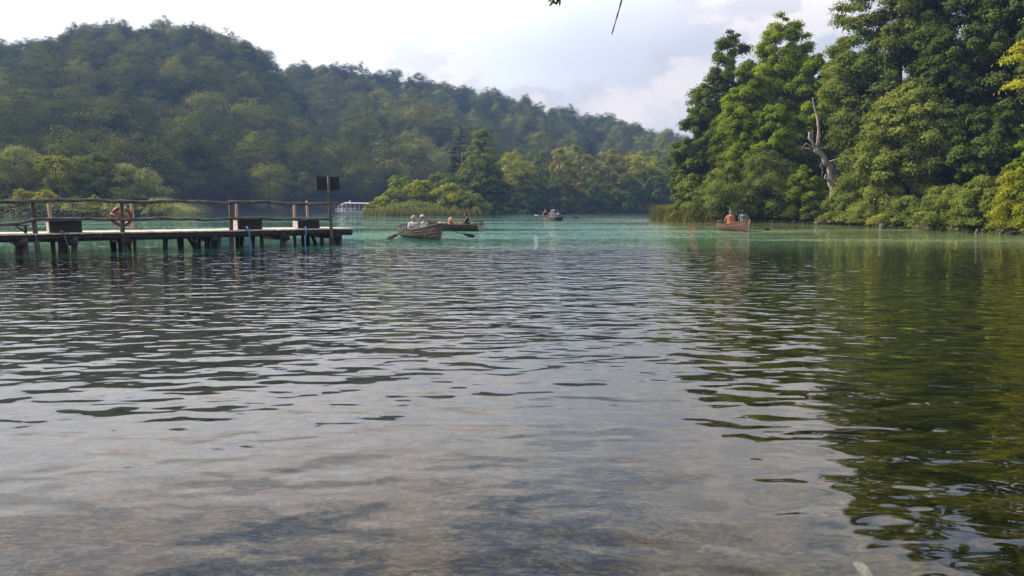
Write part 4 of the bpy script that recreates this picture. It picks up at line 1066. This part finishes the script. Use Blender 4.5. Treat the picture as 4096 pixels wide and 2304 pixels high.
# boat 2: two young men
b2 = Boat('dark brown rowing boat seen from the side, carrying the two young men', (-3.95, 50.9), 160, M_hull, M_trans)
lc = b2.w(.0, .0, SEAT)
person('shirtless man in dark cap seen from behind, one arm stretched forward', lc, R_(22), None, M_grey, M_hairb, M_navy, 'cap', .03, [(.50, .30, .36), (.30, -.20, .08)], None, R_(15), 0, skin=M_skin, sc=1.02)
lc = b2.w(-1.22, .0, SEAT + .02)
person('bearded man in black tank top sitting in the stern, hand at his chin', lc, R_(172), M_blackcl, M_blackcl, M_hairb, None, '', .07, [(.42, .16, .14), (.24, -.06, .60)], [(.50, .14, -.12), (.50, -.14, -.12)], R_(5), R_(5), glasses=True, beard=True, sleeves=None, skin=M_skin2)
q = P(1852, 899, 50.1); oar(q, P(1752, 890, 51.6), 'oar resting along the side of the two young men\'s boat', M_oar)
oar(P(1826, 876, 50.6), P(1836, 899, 50.2) + V3((.9, -.4, -.25)), 'oar held upright by the shirtless man in the cap', M_oar)
# boat 3: going away
b3 = Boat('distant rowing boat seen from the stern with reddish side, carrying three people', (4.75, 90.5), 103, M_hullred, M_hulldark)  # shade on the transom is painted by giving it the dark planks
e = oar_pair(b3, [P(2138, 861.5, 91.0), P(2311, 871, 89.0)], ['long oar held level left of the three people\'s boat', 'long oar held level right of the three people\'s boat'], x=-.9)
lc = b3.w(-1.55, -.05, SEAT); yw = b3.a
person('man in blue cap and white shirt with his back to us in the distant boat', lc, yw, M_paleshirt, M_grey, M_hairg, M_bluecap, 'cap', .02, [(.40, .42, .25), (.40, -.42, .25)], None, 0, 0, voxel=.02)
lc = b3.w(-.45, .12, SEAT + .1)
person('person in a wide pale sun hat and blue and white clothes in the distant boat', lc, b3.a + math.pi - .5, M_bluewh, M_tee, M_hairbr, M_straw, 'wide', .06, [(.35, .2, .2), (.3, -.2, .2)], None, .2, .15, voxel=.02)
lc = b3.w(.75, .12, SEAT + .1)
person('grey haired person half hidden behind the wide sun hat', lc, b3.a + math.pi, M_paleshirt, M_grey, M_hairg, None, '', .03, None, None, 0, 0, voxel=.02)
# boat 4: farther, dark
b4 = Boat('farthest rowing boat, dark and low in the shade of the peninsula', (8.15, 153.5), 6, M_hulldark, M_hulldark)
lc = b4.w(-1.75, -.1, SEAT + .12)
person('person in orange sitting on the end of the farthest boat with legs over the side', lc, R_(188), M_life, M_tee, M_hairb, None, '', .02, [(.25, .2, .1), (.3, -.2, .15)], [(.45, .1, -.30), (.48, -.12, -.28)], 0, .2, voxel=.02)
oar(P(2228, 853, 153.4), P(2262, 846.5, 152.8), 'oar raised out of the farthest boat')
# boat 5: right bank
b5 = Boat('reddish brown rowing boat near the right bank with two people seen from behind', (14.08, 50.27), -84, M_hullred, M_hullred)
e1 = V3((13.55, 50.0, .66)); T1 = G(2759, 924); T1.z = .10
oar(V3((13.45, 50.35, .66)), T1, 'wooden oar with orange red blade left of the right boat', M_oarblade_r)
e2 = b5.w(.15, .10, .72); oar(V3((14.35, 49.6, .80)), G(3076, 921), 'thin dark oar on the right of the right boat')
lc = V3((13.72, 50.15, SEAT + .16)); yw = R_(82)
person('grey haired man in loose coral shirt rowing with his back to us', lc, yw + .1, M_coral, M_grey, M_hairg, None, '', .08, [(.34, .26, .22), (.36, -.12, .22)], None, .15, .1, shirt_over=2.0, sc=1.03)
lc = V3((14.25, 49.25, SEAT + .24))
person('person with dark curly hair and dark patterned shirt seen from behind', lc, yw - .1, M_pattern, M_blackcl, M_hairb, None, '', .03, [(.36, .15, .36), (.30, -.2, .20)], None, -.3, 0, hairlong='curly')
# walker on the bank path
q = P(3432, 788, 64.0); person('person in blue top and white shorts half hidden in the leaves of the right bank', (q.x, q.y, q.z - 1.72), R_(190), simple('blue_top', (.10, .17, .30)), M_tee, M_hairb, None, '', .0, [(.1, .25, .85), (.1, -.25, .85)], None, stand=True, voxel=.02)

# ------------------------------------------------------------------ tour boat
tb = thing('tour_boat', 'white covered passenger ferry half hidden behind the peninsula tip', 'ferry', P(1348, 828, 177), 0)
tb.location.z = 0
def T(px, py, y=0.0): return V3(((px - 1348) / F * 177, y, P(px, py, 177).z))
m = MB()
prof = [(.0, .34, 1.1), (.6, .05, 1.2), (2.2, -.1, 1.5), (15.5, -.1, 1.5), (16.4, .35, 1.1)]
V = []
for x, zl, w_ in prof: V += [(x, -w_, zl), (x, w_, zl), (x, w_ + .05, .42), (x, -w_ - .05, .42)]
Fc = [(0, 1, 2, 3), tuple(len(V) - 4 + k for k in (3, 2, 1, 0))]
for i in range(len(prof) - 1):
    for k in range(4): Fc.append((i * 4 + k, i * 4 + 4 + k, i * 4 + 4 + (k + 1) % 4, i * 4 + (k + 1) % 4))
m.add(V, Fc); m.build('hull', simple('pale_blue_hull_paint', (.38, .48, .55), None, 3, .5), tb)
m = MB(); m.box((8.2, 0, .47), (16.6, 3.2, .09)); m.build('deck', M_white, tb)
m = MB(); rb = [(.7, 2.02), (1.9, 2.36), (3.2, 2.30), (9, 2.22), (15.8, 2.15)]
V = []
for x, z in rb: V += [(x, -1.75, z - .10), (x, 1.75, z - .10), (x, 1.75, z + (.0 if x < 1 else .09)), (x, 0, z + (.04 if x < 1 else .17)), (x, -1.75, z + (.0 if x < 1 else .09))]
Fc = [(0, 1, 2, 3, 4), tuple(len(V) - 5 + k for k in (4, 3, 2, 1, 0))]
for i in range(len(rb) - 1):
    for k in range(5): Fc.append((i * 5 + k, i * 5 + 5 + k, i * 5 + 5 + (k + 1) % 5, i * 5 + (k + 1) % 5))
m.add(V, Fc); m.build('roof', M_white, tb)
for i, x in enumerate((.72, 1.6, 2.5, 3.4, 4.35, 5.25, 6.2, 8, 10, 12, 14)):
    for y in (-1.45, 1.45):
        m = MB(); m.tube([(x, y, .5), (x, y, 2.2 if x > 1 else 2.0)], .045, 6); m.build('roof_post', M_white, tb, True)
for y in (-1.5, 1.5):
    m = MB()
    for z in (1.16, .84): m.tube([(.05, y, z), (3.4, y, z), (15.5, y, z)], .035, 6)
    for x in (.05, .5, 1.0, 1.5, 2.1, 2.7, 3.4, 6, 8, 10): m.tube([(x, y, .5), (x, y, 1.16)], .03, 6)
    m.build('railing', M_white, tb)
m = MB()
for z in (1.16, .84): m.tube([(.05, -1.5, z), (.05, 1.5, z)], .035, 6)
m.build('railing', M_white, tb)
m = MB(); m.tube([(2.85, 0, 2.3), (2.85, 0, 3.0)], .05, 6); m.tube([(2.65, 0, 2.8), (3.05, 0, 2.8)], .06, 6); m.build('mast', M_white, tb)
m = MB(); m.tube([(2.05, -1.35, .5), (2.05, -1.35, 1.12)], .17, 10); m.build('bin', M_white, tb)
m = MB(); m.tube([(2.5 + .24 * math.cos(a), -1.56, .82 + .24 * math.sin(a)) for a in np.linspace(0, 6.2832, 17)], .07, 8, caps=False)
tag(m.build('life_ring', M_ring, None, True, tb.location), 'small red life ring on the railing of the white ferry', 'life ring')
for k in range(7): m = MB(); m.box((4.6 + k * .95, 0, .78), (.4, 2.6, .06)); m.box((4.8 + k * .95, 0, 1.0), (.05, 2.6, .4)); m.build('bench_row', M_navy, tb)
p0 = person('passenger in dark clothes sitting under the roof of the white ferry', tb.location + V3((4.6, -1.0, .82)), R_(180), M_navy, M_blackcl, M_hairb, None, '', .03, None, [(.5, .1, -.3), (.5, -.1, -.3)], voxel=.03, group='dark clothed ferry passengers')
for x, y in ((4.6, .2), (5.5, -.9), (5.5, .5), (6.4, -1.0), (6.4, .3), (7.3, -.7)):
    dup(p0, tb.location + V3((x, y, .82)), R_(180))
person('crew member in white shirt at the open end of the white ferry', tb.location + V3((1.25, -.7, .55)), R_(10), M_tee, M_grey, M_hairb, None, '', .0, [(.3, .2, .95), (.25, -.2, .9)], None, stand=False, voxel=.03)
person('passenger in a pale hat by the third roof post of the white ferry', tb.location + V3((1.95, -.3, .60)), R_(150), M_grey, M_grey, M_hairb, M_whitehat, 'brim', .0, None, None, voxel=.03)

# ------------------------------------------------------------------ tree on the near shore whose twigs hang into view
nt = thing('shore_tree', 'tree on the near shore whose bare twig and few leaves hang into the sky', 'tree', (4.6, -4.2, .7))
m = MB(); m.tube([(0, 0, -.5), (0, .1, .8), (-.1, .3, 2.2), (-.3, .6, 4.0), (-.4, .9, 6)], [.24, .2, .17, .13, .05], 10, .15, 3); m.build('trunk', M_bark, nt, True)
def W_(px, py, d): return P(px, py, d) - nt.location
tt = W_(2447, 138, 3.0); t1 = W_(2470, 60, 3.0); t2 = W_(2487, 0, 3.0); t3 = W_(2500, -70, 3.0); t4 = W_(2500, -240, 3.05)
lf = W_(2222, -12, 2.6); l2 = W_(2228, -240, 2.65)
m = MB(); m.tube([(-.25, .5, 3.3), (-1.4, 2.6, 2.55), (-2.9, 5.2, 2.0), t4, l2, l2 + V3((-.6, .2, .05))], [.07, .05, .03, .014, .009, .004], 8, .1, 4); m.build('limb', M_bark, nt, True)
m = MB(); pp = lerp_path([t4, t3, t2, t1, tt], 4); m.tube(pp, [.0040 - .0022 * i / (len(pp) - 1) + (.0010 if i % 3 == 0 else 0) for i in range(len(pp))], 6); m.build('twig', M_darkwood, nt, True)
m = MB(); m.tube([l2, W_(2226, -80, 2.6), lf], .0035, 6); m.tube([lf, W_(2232, 2, 2.6), W_(2226, 14, 2.6), W_(2216, 10, 2.6), W_(2212, -6, 2.6)], [.004, .005, .005, .004, .003], 6); m.build('twig', M_darkwood, nt, True)
def leaf(px0, py0, px1, py1, d, w):
    a, c = W_(px0, py0, d), W_(px1, py1, d); u = c - a; s_ = u.cross(V3((0, 1, .3))).normalized() * w; n_ = u.cross(s_).normalized() * w * .3
    ts = [0, .2, .5, .8, 1]; ws = [.1, .7, 1, .6, .03]; V = []
    for t, k in zip(ts, ws): p = a + u * t + V3((0, 0, -.004 * math.sin(t * 3.1))); V += [p - s_ * k + n_ * k, p, p + s_ * k + n_ * k]
    Fc = []
    for i in range(4):
        for j in range(2): Fc.append((i * 3 + j, i * 3 + j + 1, i * 3 + 4 + j, i * 3 + 3 + j))
    m = MB(); m.add(V, Fc); m.build('leaf', fol_bright, nt, True)
for q in [(2216, -8, 2196, 26, 2.6, .0045), (2212, -14, 2190, 6, 2.6, .0035), (2240, -14, 2238, 26, 2.6, .0035), (2226, -30, 2250, -5, 2.6, .0045), (2222, -60, 2190, -30, 2.6, .0045), (2230, -90, 2262, -60, 2.62, .0045), (2230, -130, 2196, -95, 2.6, .0045)]: leaf(*q)

# pale stone lying on the lake bed near the lower right
q = G(3440, 2275, -.40); rg = random.Random(8)
m = MB(); m.tube([(0, .20, -.02), (.0, .12, 0), (-.01, .0, .02), (-.02, -.14, .03), (-.02, -.3, .02), (0, -.45, 0)], [.008, .028, .05, .062, .06, .03], 9, .5, 4)
m.v = [(x * .42, y * .42, z * .5) for x, y, z in m.v]
tag(m.build('submerged_stone', simple('pale_limestone', (.15, .15, .12), (.05, .045, .03), 60, .9), None, True, q), 'pale elongated stone under the shallow water at the lower right', 'stone')

# ------------------------------------------------------------------ haze
mh, b = newmat('haze_air')
pv = b.n.new('ShaderNodeVolumePrincipled'); pv.inputs['Color'].default_value = (.30, .48, .92, 1); pv.inputs['Density'].default_value = .00046; pv.inputs['Anisotropy'].default_value = .0
o_ = b.n.new('ShaderNodeOutputMaterial'); b.l.new(pv.outputs[0], o_.inputs['Volume'])
m = MB(); x0, x1, y0, y1, z0, z1 = -660, 660, -40, 720, -10, 150
m.add([(x0, y0, z0), (x1, y0, z0), (x1, y1, z0), (x0, y1, z0), (x0, y0, z1), (x1, y0, z1), (x1, y1, z1), (x0, y1, z1)],
      [(3, 2, 1, 0), (4, 5, 6, 7), (0, 1, 5, 4), (1, 2, 6, 5), (2, 3, 7, 6), (3, 0, 4, 7)])
hz = m.build('haze', mh); hz['kind'] = 'stuff'
